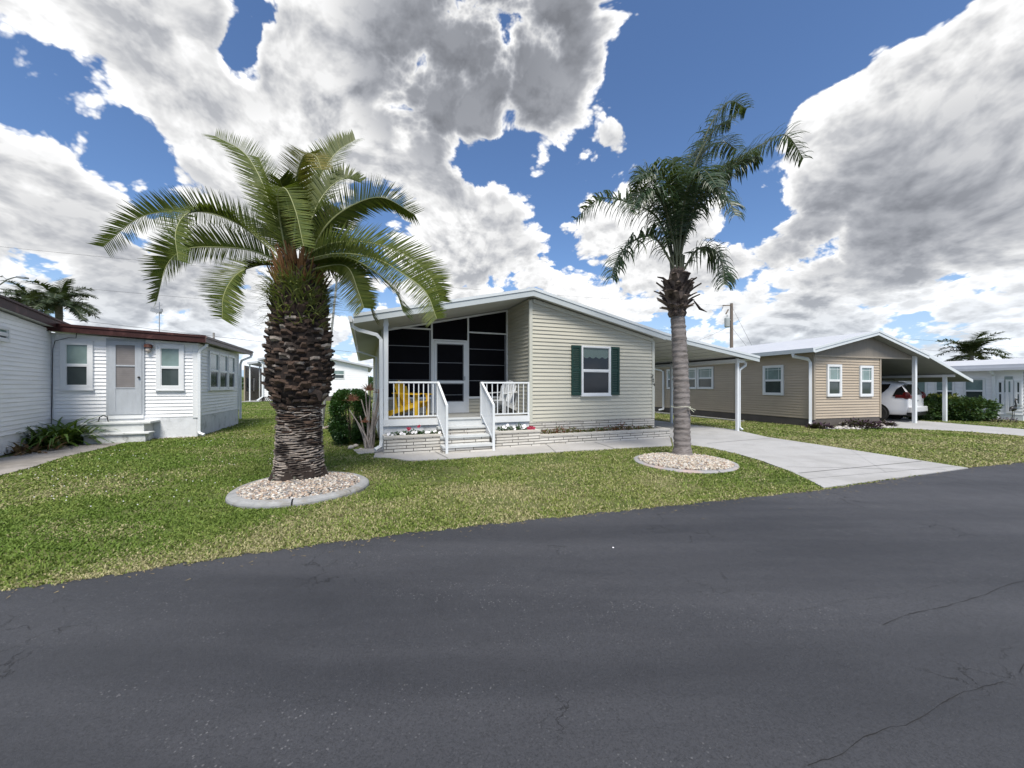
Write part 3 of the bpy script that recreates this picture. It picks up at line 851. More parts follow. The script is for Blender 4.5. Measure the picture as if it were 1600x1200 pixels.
flower_clump(664, -.33, .36, .15, .12, [(.0, .10), (.06, .09)], [], 'flower clump with white blooms right of centre in the left planter')
flower_clump(679, -.33, .36, .14, .11, [(-.02, .11), (.08, .08)], [], 'flower clump with white blooms at the right end of the left planter')
flower_clump(786, -.33, .36, .17, .17, [(-.04, .15), (.02, .13), (.06, .19)], [], 'flower clump with white blooms beside the right stair newel')
flower_clump(801, -.33, .36, .15, .16, [(.0, .09), (-.02, .13)], [], 'dark leafy flower clump with white blooms in the middle of the right tall planter')
flower_clump(813, -.33, .36, .14, .22, [(.03, .15), (.04, .12), (.07, .12), (.05, .16)], [], 'tallest white-flowered clump in the right tall planter, left of the crimson clump')
flower_clump(827, -.34, .36, .12, .11, [], [(-.08, .1), (-.03, .12), (.02, .11), (.07, .09), (.0, .07), (.05, .05), (-.06, .06)], 'crimson flower clump at the right end of the right tall planter')
M['croton_leaf'] = leaf_mat('red_green_leaf', (0.035, 0.075, 0.02), (0.13, 0.12, 0.035))
M['croton_red'] = leaf_mat('orange_red_leaf', (0.22, 0.035, 0.015), (0.10, 0.03, 0.02))
nb = 9
places = ['at its left end', 'second from its left end', 'third from its left end', 'left of the window centre', 'under the window', 'right of the window centre', 'third from its right end', 'second from its right end', 'at its right end']
for i in range(nb):
    px = 856 + (1010 - 856) * i / (nb - 1); c = hw(px, -.30, .22); mb = MB()
    red = [.5, .6, .25, .15, .2, .65, .75, .35, .12][i]; hh = [.17, .22, .18, .12, .15, .19, .26, .17, .15][i]
    mb.mi = 0; tuft_leaves(mb, (0, 0, 0), .22, hh, int(260 * (1 - red)), .075, .017)
    mb.mi = 1; tuft_leaves(mb, (0, 0, 0), .21, hh * 1.05, int(220 * red), .07, .016)
    o = obj('bedding_plant', mb, [M['croton_leaf'], M['croton_red']]); o.location = c; o.rotation_euler = (0, 0, H.th)
    tag(o, ('orange-red and green' if red > .4 else 'mostly green') + ' bushy bedding plant in the long low planter, ' + places[i], 'plant', 'bedding plants in the low planter')

# ---- adirondack chairs
def adirondack(name, m, lab, loc, rz, s=1.0):
    e = empty(name, loc, rz); tag(e, lab, 'chair'); e.scale = (s, s, s)
    # x is across the seat, the chair looks along -y
    for sx in (-1, 1):
        mb = MB(); mb.bar((sx * .27, -.36, .0), (sx * .27, -.36, .55), .085, .025, up=(1, 0, 0)); obj('leg', mb, m, e)
        mb = MB(); mb.bar((sx * .235, -.40, .34), (sx * .235, .52, .06), .026, .12); mb.bar((sx * .235, .46, .0), (sx * .235, .44, .14), .026, .08, up=(0, 1, 0)); obj('leg', mb, m, e)
        mb = MB(); mb.bar((sx * .31, -.46, .57), (sx * .28, .32, .60), .13, .022); mb.bar((sx * .285, -.36, .45), (sx * .285, -.30, .56), .022, .06); obj('armrest', mb, m, e)
        mb = MB(); mb.bar((sx * .27, .28, .59), (sx * .24, .26, .2), .03, .06, up=(0, 1, 0)); obj('arm_support', mb, m, e)
    mb = MB()
    for k in range(7):
        t = k / 6; y = -.42 + .50 * t; z = .385 - .15 * t; mb.box(-.255, .255, y, y + .072, z - .01, z + .012)
    obj('seat', mb, m, e)
    mb = MB(); n = 7
    for k in range(n):
        t = (k - (n - 1) / 2) / ((n - 1) / 2); top = .78 - .16 * t * t
        a = Vector((t * .20, .10, .20)); d = Vector((t * .055, .34, 1)).normalized()
        mb.bar(a, a + d * top, .060, .018, up=(0, -1, .3))
    mb.bar((-.26, .145, .30), (.26, .145, .30), .03, .06); mb.bar((-.27, .30, .60), (.27, .30, .60), .03, .06); mb.bar((-.2, .36, .82), (.2, .36, .82), .025, .05)
    obj('backrest', mb, m, e)
    return e
cy_ = .95
p = H.w(H.X(641, cy_), cy_, zF + .001); adirondack('adirondack_chair', M['yellow'], 'bright yellow adirondack chair on the porch behind the left railing', p, H.th + R(50), .98)
p = H.w(H.X(784, .95) + .05, .95, zF + .001); adirondack('adirondack_chair', M['whiteplastic'], 'white adirondack chair on the porch right of the door behind the railing', p, H.th + R(-52), 1.0)

# ============================================================ LEFT HOUSE
fx, fy = gp(308, 682.5)
L = Frame(fx, fy, 22.0)
lh = tag(L.root('bungalow'), 'white sided bungalow with maroon roof edge and grey storm door at the left', 'house')
xc0 = L.X(80)                                   # inner corner where the wing starts (negative x)
ly1 = L.Y(372, 0.0)                             # far end of the right face
print('left', xc0, ly1)
zB = L.Z(300, 651.5)                            # bottom of siding
def lz(px, py, y=0.0): return L.Z(px, py, y)
# roof line over the front: fascia bottom
ovh = -.28
fa = (L.X(100, ovh), L.Z(100, 507, ovh)); fb = (L.X(322, ovh), L.Z(322, 525, ovh))
def frz(x): return fa[1] + (fb[1] - fa[1]) * (x - fa[0]) / (fb[0] - fa[0])
FT = .20
Lw = -xc0
mb = MB(); siding(mb, (xc0, 0), (0, 0), [(0, zB), (Lw, zB), (Lw, frz(0) - FT - .02), (0, frz(xc0) - FT - .02)], gr=.22)
zs = L.ZX(372, 638, 0.0)
# right face eave: roof falls towards the back
ga = (-0.0, L.ZX(326, 526.5, 0.27)); 
gb = (ly1 + .9, L.ZX(391, 548, 0.27))
def grz(y): return ga[1] + (gb[1] - ga[1]) * (y / gb[0])
siding(mb, (0, 0), (0, ly1), [(0, zB), (ly1, zB), (ly1, grz(ly1) - FT), (0, grz(0) - FT)], gr=.22)
obj('wall', mb, M['wsiding'], lh)
mb = MB(); mb.box(xc0 + .02, -.02, .02, ly1 - .02, .02, min(grz(ly1), frz(0)) - FT - .06); obj('wall_core', mb, M['wsiding'], lh)
mb = MB(); mb.box(xc0 - .2, -.012, -.012, .05, 0, zB - .003); mb.box(-.05, .012, -.004, ly1 - .02, 0, zB - .003); obj('foundation', mb, M['stucco'], lh)
mb = MB(); mb.box(-.10, .028, -.035, -.001, zB - .02, frz(0) - FT - .02); mb.box(.0, .035, -.03, .08, zB - .02, frz(0) - FT - .02); mb.box(.0, .028, ly1 - .08, ly1 + .01, zB - .02, grz(ly1) - FT); obj('corner_trim', mb, M['white'], lh)
# wing towards the street
wd = Vector((1.41, -2.09)).normalized()
ic = Vector(L.w(xc0, 0)[:2]); wlen = 4.6
e2 = ic + wd * wlen
A_ = L.loc(*ic); B_ = L.loc(*e2)
def on_wing(px, py):                           # point on the wing wall plane seen at a pixel
    u = (px - 800) / F
    # ic + s*wd = t*(u,1)
    s_ = (u * ic.y - ic.x) / (wd.x - u * wd.y); t = ic.y + s_ * wd.y
    return s_, EYE + (HZ - py) / F * t
wz_lo = .42
r0 = on_wing(72, 512); r1 = on_wing(2, 487)
def wrz(s_): return r0[1] + (r1[1] - r0[1]) * (s_ - r0[0]) / (r1[0] - r0[0])
print('wing', r0, r1)
wing = Wall(A_, B_)
Wn = Vector((wing.d.y, -wing.d.x, 0)); side = 1
cam_l = Vector((*L.loc(0, 0), 0))
if (cam_l - wing.A).dot(wing.n) < 0: wing.n = -wing.n; side = -1
mb = MB(); siding(mb, A_, B_, [(0, wz_lo), (wlen, wz_lo), (wlen, wrz(wlen)), (0, wrz(0))], side=side, gr=.22)
obj('wing_wall', mb, M['wsiding'], lh)
mb = MB()
for a in (0,):
    P0 = [wing.p(0, -.01, 0), wing.p(wlen, -.01, 0), wing.p(wlen, -3.4, 0), wing.p(0, -3.4, 0)]
    mb.slab([(p.x, p.y) for p in P0], .02, wrz(0) - .08)
obj('wing_core', mb, M['wsiding'], lh)
# wing roof edge (maroon): follows the wing, a touch proud, overlapping the lower roof
mb = MB()
q0 = (-.75, wrz(-.0) - .02); q1 = (wlen + .2, wrz(wlen + .2))
for o0, o1, dz0, dz1 in ((.16, .19, .02, .21), (.14, .22, .20, .245)):
    pa, pb = wing.p(q0[0], (o0 + o1) / 2, 0), wing.p(q1[0], (o0 + o1) / 2, 0)
    za = wrz(q0[0]); zb_ = wrz(q1[0])
    mb.bar(pa + Vector((0, 0, za + (dz0 + dz1) / 2)), pb + Vector((0, 0, zb_ + (dz0 + dz1) / 2)), o1 - o0, dz1 - dz0)
obj('roof_edge', mb, M['maroon'], lh)
mb = MB(); pts = []
za, zb_ = wrz(q0[0]) + .03, wrz(q1[0]) + .03
P = [wing.p(q0[0], .165, za), wing.p(q1[0], .165, zb_), wing.p(q1[0], -3.6, zb_ + .3), wing.p(q0[0], -3.6, za + .3)]
n0 = len(mb.v); mb.v += [tuple(p) for p in P] + [tuple(p + Vector((0, 0, .14))) for p in P]
for q in ((0, 1, 2, 3), (7, 6, 5, 4), (0, 4, 5, 1), (1, 5, 6, 2), (2, 6, 7, 3), (3, 7, 4, 0)): mb.f.append(tuple(q)); mb.m.append(0)
obj('wing_roof', mb, M['soffit'], lh)
# small window high on the wing
sA, zA = on_wing(0, 570); s0_, z0_ = on_wing(9, 511.5); _, z1_ = on_wing(9, 535)
window(lh, wing, s0_, s0_ + 1.0, z1_, z0_, trim=.06, sill=False, proud=.065)
# main roof
mb = MB()
xl_ = xc0 - .3
P = [(xl_, ovh + .03, frz(xl_)), (.27, ovh + .03, frz(.27)), (.27, gb[0], gb[1]), (xl_, gb[0], frz(xl_) - (frz(.27) - gb[1]))]
mb.v += [tuple(p) for p in P] + [(p[0], p[1], p[2] - .15) for p in P]
for q in ((0, 1, 2, 3), (7, 6, 5, 4), (4, 5, 1, 0), (5, 6, 2, 1), (6, 7, 3, 2), (7, 4, 0, 3)): mb.f.append(q); mb.m.append(0)
obj('roof', mb, M['soffit'], lh)
mb = MB(); mb.prism([(xl_, frz(xl_) + .01), (.29, frz(.29) + .01), (.29, frz(.29) - FT), (xl_, frz(xl_) - FT)][::-1], ovh, ovh + .028)
mb.prism([(xl_, frz(xl_) + .015), (.30, frz(.30) + .015), (.30, frz(.30) - .05), (xl_, frz(xl_) - .05)][::-1], ovh - .02, ovh - .001)
obj('front_fascia', mb, M['maroon'], lh)
mb = MB(); mb.bar((.285, ovh + .0, frz(.29) - .09), (.285, gb[0] + .05, gb[1] - .09), .03, .19); mb.bar((.31, ovh - .02, frz(.29) - .04), (.31, gb[0] + .05, gb[1] - .04), .03, .06)
obj('side_gutter', mb, M['brown_fascia'], lh)
# windows and door on the front
fr = Wall((xc0, 0), (0, 0))
def lu(px): return L.X(px) - xc0
for (a, b, t, bt) in ((96, 147, 532.5, 608.5), (245, 288.5, 539, 609)):
    pa = (a + b) / 2
    window(lh, fr, lu(a), lu(b), lz(pa, bt), lz(pa, t), trim=.105, up='glass_sky', lo='glass_lo', proud=.065)
# storm door
a, b = lu(167.5), lu(227); zt = lz(197, 530); zd = lz(197, 648)
mb = MB(); fr.frame(mb, a, b, zd, zt, .05, .0, .05); door = obj('door', mb, M['door_grey'], lh, label='aged grey storm door with two screened panes')
mb = MB(); fr.frame(mb, a + .055, b - .055, zd + .01, zt - .055, .15, .01, .06, wb=.10, wt=.12)
pz0, pz1 = lz(197, 607), lz(197, 538); pm = lz(197, 571.5)
ia, ib = a + .205, b - .205
fr.box(mb, ia, ib, zd + .11, pz0, .01, .048); fr.box(mb, ia, ib, pz0 + .001, pz0 + .03, .01, .06); fr.box(mb, ia, ib, pm - .02, pm + .02, .01, .055)
obj('door_leaf', mb, M['door_grey'], door)
M['door_glass'] = glass_mat('door_pane', (0.16, 0.15, 0.15), 0.5, (0.24, 0.225, 0.225), 0.3, .06)
for zz0, zz1 in ((pz0 + .031, pm - .02), (pm + .02, zt - .175)):
    mb = MB(); fr.box(mb, ia, ib, zz0, zz1, .008, .036); obj('pane', mb, M['door_glass'], door)
mb = MB(); mb.ball(tuple(fr.p(b - .11, .085, lz(197, 589.5))), (.03, .03, .03)); fr.box(mb, b - .12, b - .10, lz(197, 589.5) - .01, lz(197, 589.5) + .01, .055, .08); obj('handle', mb, M['black'], door, smooth=True)
mb = MB(); fr.box(mb, a + .04, b - .02, lz(197, 654), zd - .002, .0, .045); obj('threshold', mb, M['white'], lh)
# porch lamp
mb = MB(); c = fr.p(lu(234), .05, lz(234, 543)); mb.lathe([(.01, .10), (.09, .08), (.10, .0), (.085, -.01)][::-1], 12, tuple(c + fr.n * .04)); mb.box(c.x - .05, c.x + .05, c.y - .01, c.y + .05, c.z - .03, c.z + .07)
lamp = obj('wall_lamp', mb, mat('brown_lamp', (0.10, 0.035, 0.02), 0.4, 0.1), lh, smooth=False)
mb = MB(); mb.ball(tuple(c + fr.n * .04 + Vector((0, 0, -.07))), (.065, .065, .09)); obj('globe', mb, mat('lamp_globe', (0.50, 0.44, 0.40), 0.2, 0.1), lamp, smooth=True)
# triple window on the right face
rt = Wall((0, 0), (0, ly1))
rt.n = Vector((1, 0, 0))
def ry_(px): return L.Y(px, 0.0)
zt1_, zb1_ = L.ZX(345, 552.5, 0.0), L.ZX(345, 608.5, 0.0)
for (a, b) in ((324.5, 339.2), (339.8, 353.2), (353.8, 364.5)):
    window(lh, rt, ry_(a), ry_(b), zb1_, zt1_, trim=.07, up='glass_sky', lo='glass_dk', proud=.065)
# downspouts, conduit
downspout(lh, [(.27, -.12, frz(0) - .24), (.26, -.12, frz(0) - .30), (.12, -.08, frz(0) - .40), (.07, -.06, frz(0) - .52), (.07, -.06, .16), (.10, -.09, .10), (.22, -.16, .06)], .075)
downspout(lh, [(.30, ly1 + .75, gb[1] - .16), (.28, ly1 + .7, gb[1] - .26), (.1, ly1 + .12, gb[1] - .45), (.06, ly1 + .08, gb[1] - .6), (.06, ly1 + .08, .2)], .07)
mb = MB(); xx = xc0 + .06
mb.tube([(xx, -.03, zB), (xx, -.03, frz(xc0) - FT - .05)], .012, 6); obj('conduit', mb, M['white_rail'], lh)
mb = MB(); mb.tube([(xx - .03, -.05, .5), (xx - .02, -.05, 1.1), (xx, -.055, 2.5), (xx + .04, -.05, 2.72), (xx + .3, -.04, 2.82), (xx + .45, -.04, 2.82), (xx + .46, -.04, 2.95)], .008, 5); obj('cable', mb, M['wire'], lh)
# vent stub and antenna with flood lamp on the roof
mb = MB(); v = L.hit(334, 525, x=-.6); mb.tube([(v[0], v[1], v[2] - .5), (v[0], v[1], L.ZX(334, 520, -.6))], .035, 8); obj('vent_pipe', mb, M['stone'], lh)
X_, Y_, Z_ = at(249, 515, 13.4); zt_ = at(249, 472, 13.4)[2]
e = tag(empty('antenna_mast', (X_, Y_, 2.2)), 'thin antenna mast with small tilted grey box above the bungalow roof', 'antenna')
mb = MB(); mb.tube([(0, 0, 0), (0, 0, zt_ - 2.2)], .014, 6); mb.tube([(-.22, 0, zt_ - 2.42), (.1, 0, zt_ - 2.30)], .008, 5); mb.tube([(-.12, 0, zt_ - 2.62), (.12, 0, zt_ - 2.45)], .008, 5); obj('mast', mb, M['steel'], e)
mb = MB(); zz = at(245, 486, 13.4)[2] - 2.2; mb.bar((-.22, -.04, zz + .04), (.02, .03, zz - .02), .16, .14); mb.bar((-.02, -.02, zz), (.12, -.02, zz + .03), .05, .1); obj('box', mb, M['steel'], e)
# roof vent of the wing (dark curled thing by the palm)
# ---- front steps of the bungalow
sA_, sB_ = L.X(136), L.X(243)
mb = MB()
e = tag(empty('concrete_steps', L.w((sA_ + sB_) / 2, -.5), L.th), 'weathered white concrete steps below the grey storm door', 'steps')
mx = (sA_ + sB_) / 2
tz1 = L.Z(190, 659, -.45); tz2 = tz1 * .5
mb = MB(); mb.box(L.X(147, -.3) - mx, L.X(232, -.3) - mx, -.05, .48, 0, tz1 - .06); mb.box(L.X(132, -.8) - mx, L.X(228, -.8) - mx, -.33, -.051, 0, tz2 - .05); obj('riser_block', mb, M['oldwhite'], e)
mb = MB(); mb.box(L.X(136, -.3) - mx, L.X(243, -.3) - mx, -.09, .48, tz1 - .058, tz1); obj('tread', mb, M['oldwhite'], e, bevel=.01)
mb = MB(); mb.box(L.X(129, -.8) - mx, L.X(235, -.8) - mx, -.38, -.052, tz2 - .048, tz2); obj('tread', mb, M['oldwhite'], e, bevel=.01)
mb = MB(); xx = L.X(158, -.3) - mx; mb.tube([(xx - .10, .3, tz1), (xx - .08, .3, tz1 + .12), (xx, .3, tz1 + .17), (xx + .08, .3, tz1 + .12), (xx + .10, .3, tz1)], .014, 6); obj('boot_scraper', mb, M['black'], e)
# strap-leaf plant
M['strap'] = leaf_mat('strap_leaf', (0.022, 0.065, 0.012), (0.12, 0.20, 0.03), 0.4, 0.2)
M['strap_dry'] = leaf_mat('dry_leaf', (0.09, 0.04, 0.02), (0.16, 0.10, 0.04), 0.7, 0.1)
def strap_clump(mb, c, n, L0, wid, spread, seg=5, droop=1.0, up=(.3, 1.2)):
    for _ in range(n):
        a = random.uniform(0, 2 * PI); r = random.uniform(0, spread); p = Vector((c[0] + r * math.cos(a), c[1] + r * math.sin(a), c[2]))
        a += random.uniform(-.5, .5); el = random.uniform(*up); Lf = L0 * random.uniform(.6, 1.15); w_ = wid * random.uniform(.7, 1.2)
        pts = []; q = p.copy(); e_ = el
        for i in range(seg + 1):
            pts.append(q.copy()); q = q + Vector((math.cos(a) * math.cos(e_), math.sin(a) * math.cos(e_), math.sin(e_))) * (Lf / seg); e_ -= droop * random.uniform(.25, .45)
        s_ = Vector((-math.sin(a), math.cos(a), 0))
        for i in range(seg):
            w0 = w_ * math.sin(PI * (i / seg * .75 + .25)) ; w1 = w_ * math.sin(PI * ((i + 1) / seg * .75 + .25)) if i < seg - 1 else .001
            mb.face([pts[i] - s_ * w0, pts[i] + s_ * w0, pts[i + 1] + s_ * w1, pts[i + 1] - s_ * w1])
for (px, py, n, L0, lab, key) in ((52, 696, 60, .95, 'arching strap-leaved plant beside the garden statue', 'strap'), (84, 694, 95, 1.15, 'largest dark green strap-leaved plant in the middle of the bed', 'strap'), (114, 690, 60, .95, 'dark strap-leaved plant touching the concrete steps', 'strap'), (50, 704, 30, .45, 'low reddish brown bromeliad in front of the strap-leaved plants', 'strap_dry')):
    X_, Y_ = gp(px, py + 3); mb = MB(); strap_clump(mb, (0, 0, 0), int(n * 1.5), L0 * 1.1, .034, .38, up=(.45, 1.5))
    if key == 'strap': mb.mi = 1; strap_clump(mb, (0, 0, 0), n // 10, L0 * .9, .024, .2); 
    o = obj('strap_leaf_plant', mb, [M[key], M['strap_dry']]); o.location = (X_, Y_, 0); tag(o, lab, 'plant', 'plants in the bed by the bungalow steps')
# garden statue on a round base at the frame edge
X_, Y_ = gp(8, 700)
e = tag(empty('garden_statue', (X_ - .08, Y_ + .1, 0)), 'grey weathered stone garden figure seated on a round slab at the left edge', 'statue')
mb = MB(); mb.lathe([(.34, 0), (.36, .05), (.33, .10)], 20); obj('base', mb, M['concrete_curb'], e)
mb = MB()
mb.ball((0, 0, .26), (.17, .16, .18), 14, 9, .04); mb.ball((-.06, 0, .50), (.12, .12, .18), 14, 9, .04); mb.ball((.15, -.03, .40), (.09, .09, .15), 12, 8, .05); mb.ball((.17, -.05, .60), (.06, .06, .07), 12, 8, .03); mb.ball((-.04, -.02, .72), (.09, .09, .11), 12, 8, .03)
mb.tube([(.14, -.08, .42), (.05, -.16, .36), (-.04, -.12, .3)], [.05, .045, .03], 8)
o = obj('figure', mb, M['stone'], e, smooth=True)
rm = o.modifiers.new('blend', 'REMESH'); rm.mode = 'VOXEL'; rm.voxel_size = .018; rm.use_smooth_shade = True

# ============================================================ HOUSE BEHIND (white, between the palms)
bx, by = gp(409, 627.5)
Bk = Frame(bx, by, 21.5)
bh = tag(Bk.root('ranch_house'), 'distant white sided home with shallow gable seen behind the fat palm', 'house')
xr_ = Bk.X(575); zb_ = Bk.Z(420, 620)
pk = (Bk.X(470), Bk.Z(470, 549)); l0 = (Bk.X(386, -.3), Bk.Z(386, 566)); r0_ = (xr_ + .5, Bk.Z(579, 572.5))
l1 = (Bk.X(404), Bk.Z(404, 560.5))
def brz(x):
    a, b = (l1, pk) if x < pk[0] else (pk, r0_)
    return a[1] + (b[1] - a[1]) * (x - a[0]) / (b[0] - a[0])
mb = MB(); siding(mb, (0, 0), (xr_, 0), [(0, zb_), (xr_, zb_), (xr_, brz(xr_) - .2), (pk[0], pk[1] - .2), (0, brz(0) - .2)], exp=.2, lap=.02)
siding(mb, (xr_, 0), (xr_, 14), [(0, zb_), (14, zb_), (14, brz(xr_) - .2), (0, brz(xr_) - .2)], exp=.2, lap=.02)
siding(mb, (0, 14), (0, 0), [(0, zb_), (14, zb_), (14, brz(0) - .2), (0, brz(0) - .2)], exp=.2, lap=.02)
obj('wall', mb, M['wsiding'], bh)
mb = MB()
for a, b in ((l1, pk), (pk, r0_)): mb.prism([a, b, (b[0], b[1] - .18), (a[0], a[1] - .18)][::-1], -.4, 14.4)
mb.prism([(l0[0], l0[1]), (l1[0] - .01, l1[1] - .25), (l1[0] - .01, l1[1] - .45), (l0[0], l0[1] - .2)][::-1], -.3, 12)
obj('roof', mb, M['roof_white'], bh)
mb = MB(); mb.box(0, xr_, .02, .1, 0, zb_ - .0); obj('skirt', mb, M['skirt_dark'], bh)
# decorative lattice along the skirt
mb = MB(); x0 = Bk.X(414); x1_ = Bk.X(432); k = 6
for i in range(k):
    a = x0 + (x1_ - x0) * i / k; b = x0 + (x1_ - x0) * (i + 1) / k
    mb.bar((a, -.02, .06), (b, -.02, zb_ - .04), .03, .07, up=(0, 1, 0)); mb.bar((b, -.05, .06), (a, -.05, zb_ - .04), .03, .07, up=(0, 1, 0))
for i in range(k + 9):
    a = x0 + (x1_ - x0) * i / k; b = a + (x1_ - x0) / k
    if i >= k: mb.bar((a, -.02, .06), (b, -.02, zb_ - .04), .03, .07, up=(0, 1, 0)); mb.bar((b, -.05, .06), (a, -.05, zb_ - .04), .03, .07, up=(0, 1, 0))
obj('lattice', mb, M['white'], bh)
bw = Wall((0, 0), (xr_, 0))
window(bh, bw, Bk.X(519.5), Bk.X(538.5), Bk.Z(529, 592), Bk.Z(529, 578.5), trim=.06, up='glass_sky', lo='glass_lo', sill=False)
cl = Wall((0, 14), (0, 0))
for a in (1.0, 3.2, 5.4, 8.0): 
    window(bh, cl, a, a + 1.0, 1.2, 2.5, trim=.08, up='glass_dk', lo='glass_dk', sill=False)
downspout(bh, [(-.1, -.1, brz(0) - .4), (.1, -.1, brz(0) - .6), (.1, -.1, .5), (-.35, -.2, .12)], .16)
mb = MB()
for yy in (0, 4, 8): mb.box(l0[0] + .1, l0[0] + .2, yy, yy + .1, 0, l0[1] - .2)
obj('carport_post', mb, M['white'], bh)
mb = MB(); mb.box(l0[0] - .5, -.05, -1, 14, .0, .05); obj('carport_slab', mb, M['concrete_curb'], bh)

mb = MB(); sx_ = l0[0] - .6; mb.box(sx_ - .1, sx_, 1.5, 15, 0, l0[1] - .25); o_ = obj('storage_wall', mb, M['tan_trim'], bh)
mb = MB()
for q in range(5): mb.box(sx_ + .001, sx_ + .03, 2.0 + q * 2.4, 3.0 + q * 2.4, 1.0, 2.4)
obj('storage_window', mb, M['glass_dk'], bh)

# ============================================================ TAN HOUSE
tx, ty = gp(1271.5, 667.5)
T_ = Frame(tx, ty, 16.5)
th = tag(T_.root('mobile_home'), 'tan sided mobile home with grey gable, dark skirting and sloping carport', 'house')
zS = T_.Z(1280, 654.8)
yE = T_.Y(1018, 0.0) + 1.5
xE = T_.X(1375)
zTop = T_.Z(1275, 556)
tov = -.40
tl = (T_.X(1274, tov), T_.Z(1274, 543.5, tov)); tp = (T_.X(1373.5, tov), T_.Z(1373.5, 516.5, tov)); tr = (T_.X(1452, tov), T_.Z(1452, 554, tov)); tc = (T_.X(1520.5, tov), T_.Z(1520.5, 593.5, tov))
print('tan', zS, yE, xE, zTop, tl, tp, tr, tc)
mb = MB(); siding(mb, (0, 0), (xE, 0), [(0, zS), (xE, zS), (xE, zTop), (0, zTop)], gr=.22); siding(mb, (0, yE), (0, 0), [(0, zS), (yE, zS), (yE, tl[1] - .12), (0, tl[1] - .12)], gr=.22)
siding(mb, (xE, 0), (xE, yE), [(0, zS), (yE, zS), (yE, zTop), (0, zTop)])
obj('wall', mb, M['tan'], th)
mb = MB(); mb.box(.01, xE - .01, .01, yE, .02, zTop + .02); obj('wall_core', mb, M['tan_trim'], th)
mb = MB(); mb.box(.0, xE - .02, .0, .04, 0, zS - .004); mb.box(0, .04, .041, yE, 0, zS - .004); obj('skirting', mb, M['skirt_dark'], th)
mb = MB(); mb.box(-.03, .05, -.03, .05, zS - .02, zTop + .05); mb.box(xE - .05, xE + .03, -.03, .05, zS - .02, zTop); yj = T_.Y(1149.5, 0); mb.box(-.03, .0, yj - .07, yj + .07, zS, tl[1] - .15); obj('corner_trim', mb, M['tan_trim'], th)
def trz(x):
    pts = [tl, tp, tr, tc]
    for a, b in zip(pts, pts[1:]):
        if x <= b[0] or b is tc: return a[1] + (b[1] - a[1]) * (x - a[0]) / (b[0] - a[0])
# gable panel runs on over the carport opening
gx1 = T_.X(1432, -.05)
gp_ = [(0.0, zTop + .01), (gx1, zTop + .01 - .0), (gx1, trz(gx1) - .16), (tp[0], tp[1] - .16), (0.0, trz(0) - .12)]
mb = MB(); mb.prism(gp_[::-1], -.045, .0); obj('gable', mb, M['gable'], th)
mb = MB(); mb.box(-.02, gx1, -.055, -.046, zTop - .03, zTop + .03); obj('gable_trim', mb, M['tan_trim'], th)
mb = MB()
tlx = (tl[0] - .02, tl[1] - .0)
mb.prism([tlx, tp, (tp[0], tp[1] - .14), (tlx[0], tlx[1] - .14)][::-1], tov + .03, yE); mb.prism([tp, tr, (tr[0], tr[1] - .14), (tp[0], tp[1] - .14)][::-1], tov + .03, yE)
mb.prism([(tr[0] + .001, tr[1]), tc, (tc[0], tc[1] - .07), (tr[0] + .001, tr[1] - .07)][::-1], tov + .03, 8.0)
obj('roof', mb, [M['roof_white']], th)
mb = MB()
mb.prism([(tp[0], tp[1] - .142), (tr[0], tr[1] - .142), (tr[0], tr[1] - .15), (tp[0], tp[1] - .15)][::-1], tov + .04, yE)
mb.prism([(tr[0] + .001, tr[1] - .072), (tc[0], tc[1] - .072), (tc[0], tc[1] - .08), (tr[0] + .001, tr[1] - .08)][::-1], tov + .04, 8.0)
obj('carport_ceiling', mb, mat('carport_ceiling', (0.16, 0.17, 0.15), 0.7, 0.15, 1.2), th)
mb = MB()
for a, b, t in ((tlx, tp, .17), (tp, tr, .17), (tr, tc, .11)): mb.prism([(a[0], a[1] + .01), (b[0], b[1] + .01), (b[0], b[1] - t), (a[0], a[1] - t)][::-1], tov, tov + .028)
for a, b, t in ((tlx, tp, .06), (tp, tr, .06)): mb.prism([(a[0], a[1] + .02), (b[0], b[1] + .02), (b[0], b[1] - t), (a[0], a[1] - t)][::-1], tov - .02, tov - .001)
obj('fascia', mb, M['fascia_lt'], th)
mb = MB(); mb.prism([(tlx[0] - .12, tlx[1] - .0), (tlx[0] - .005, tlx[1] + .0), (tlx[0] - .005, tlx[1] - .15), (tlx[0] - .09, tlx[1] - .15)][::-1], tov - .02, yE); obj('gutter', mb, M['fascia_lt'], th)
# carport posts
for (px, b) in ((1429, -.10), (1476.4, .05)):
    a = T_.X(px, b)
    mb = MB(); mb.box(a - .055, a + .055, b - .055, b + .055, 0, trz(a) - .09); obj('carport_post', mb, M['white_rail'], th)
    print('tanpost', a, b)
mb = MB(); a, b = T_.X(1476.4, .05), .05; mb.box(a - .05, a + .05, b - .3, 7.8, trz(a) - .20, trz(a) - .095); obj('carport_beam', mb, M['white'], th)
for yy in (b + 3.0, b + 5.6):
    mb = MB(); mb.box(a - .05, a + .05, yy, yy + .1, 0, trz(a) - .2); obj('carport_post', mb, M['white_rail'], th)
# windows
tf = Wall((0, 0), (xE, 0))
for (a, b, t, bt) in ((1290.5, 1313, 569.5, 619.5), (1341.5, 1362, 571.5, 619.5)):
    m_ = (a + b) / 2; window(th, tf, T_.X(a), T_.X(b), T_.Z(m_, bt), T_.Z(m_, t), trim=.085, up='glass_sky', lo='glass_lo', grid=True, sill=False, proud=.065)
tw = Wall((0, yE), (0, 0))
def tu(px): return yE - T_.Y(px, 0)
for (a, b, t, bt) in ((1193.3, 1225.5, 571, 617.5), (1090.5, 1115.5, 573.5, 608), (1074, 1089.5, 575.0, 608), (1043, 1053.5, 577, 608)):
    m_ = (a + b) / 2; window(th, tw, tu(a), tu(b), T_.ZX(m_, bt, 0), T_.ZX(m_, t, 0), trim=.085, up='glass_sky', lo='glass_lo', grid=True, sill=False, proud=.065)
yd = T_.Y(1268, 0) 
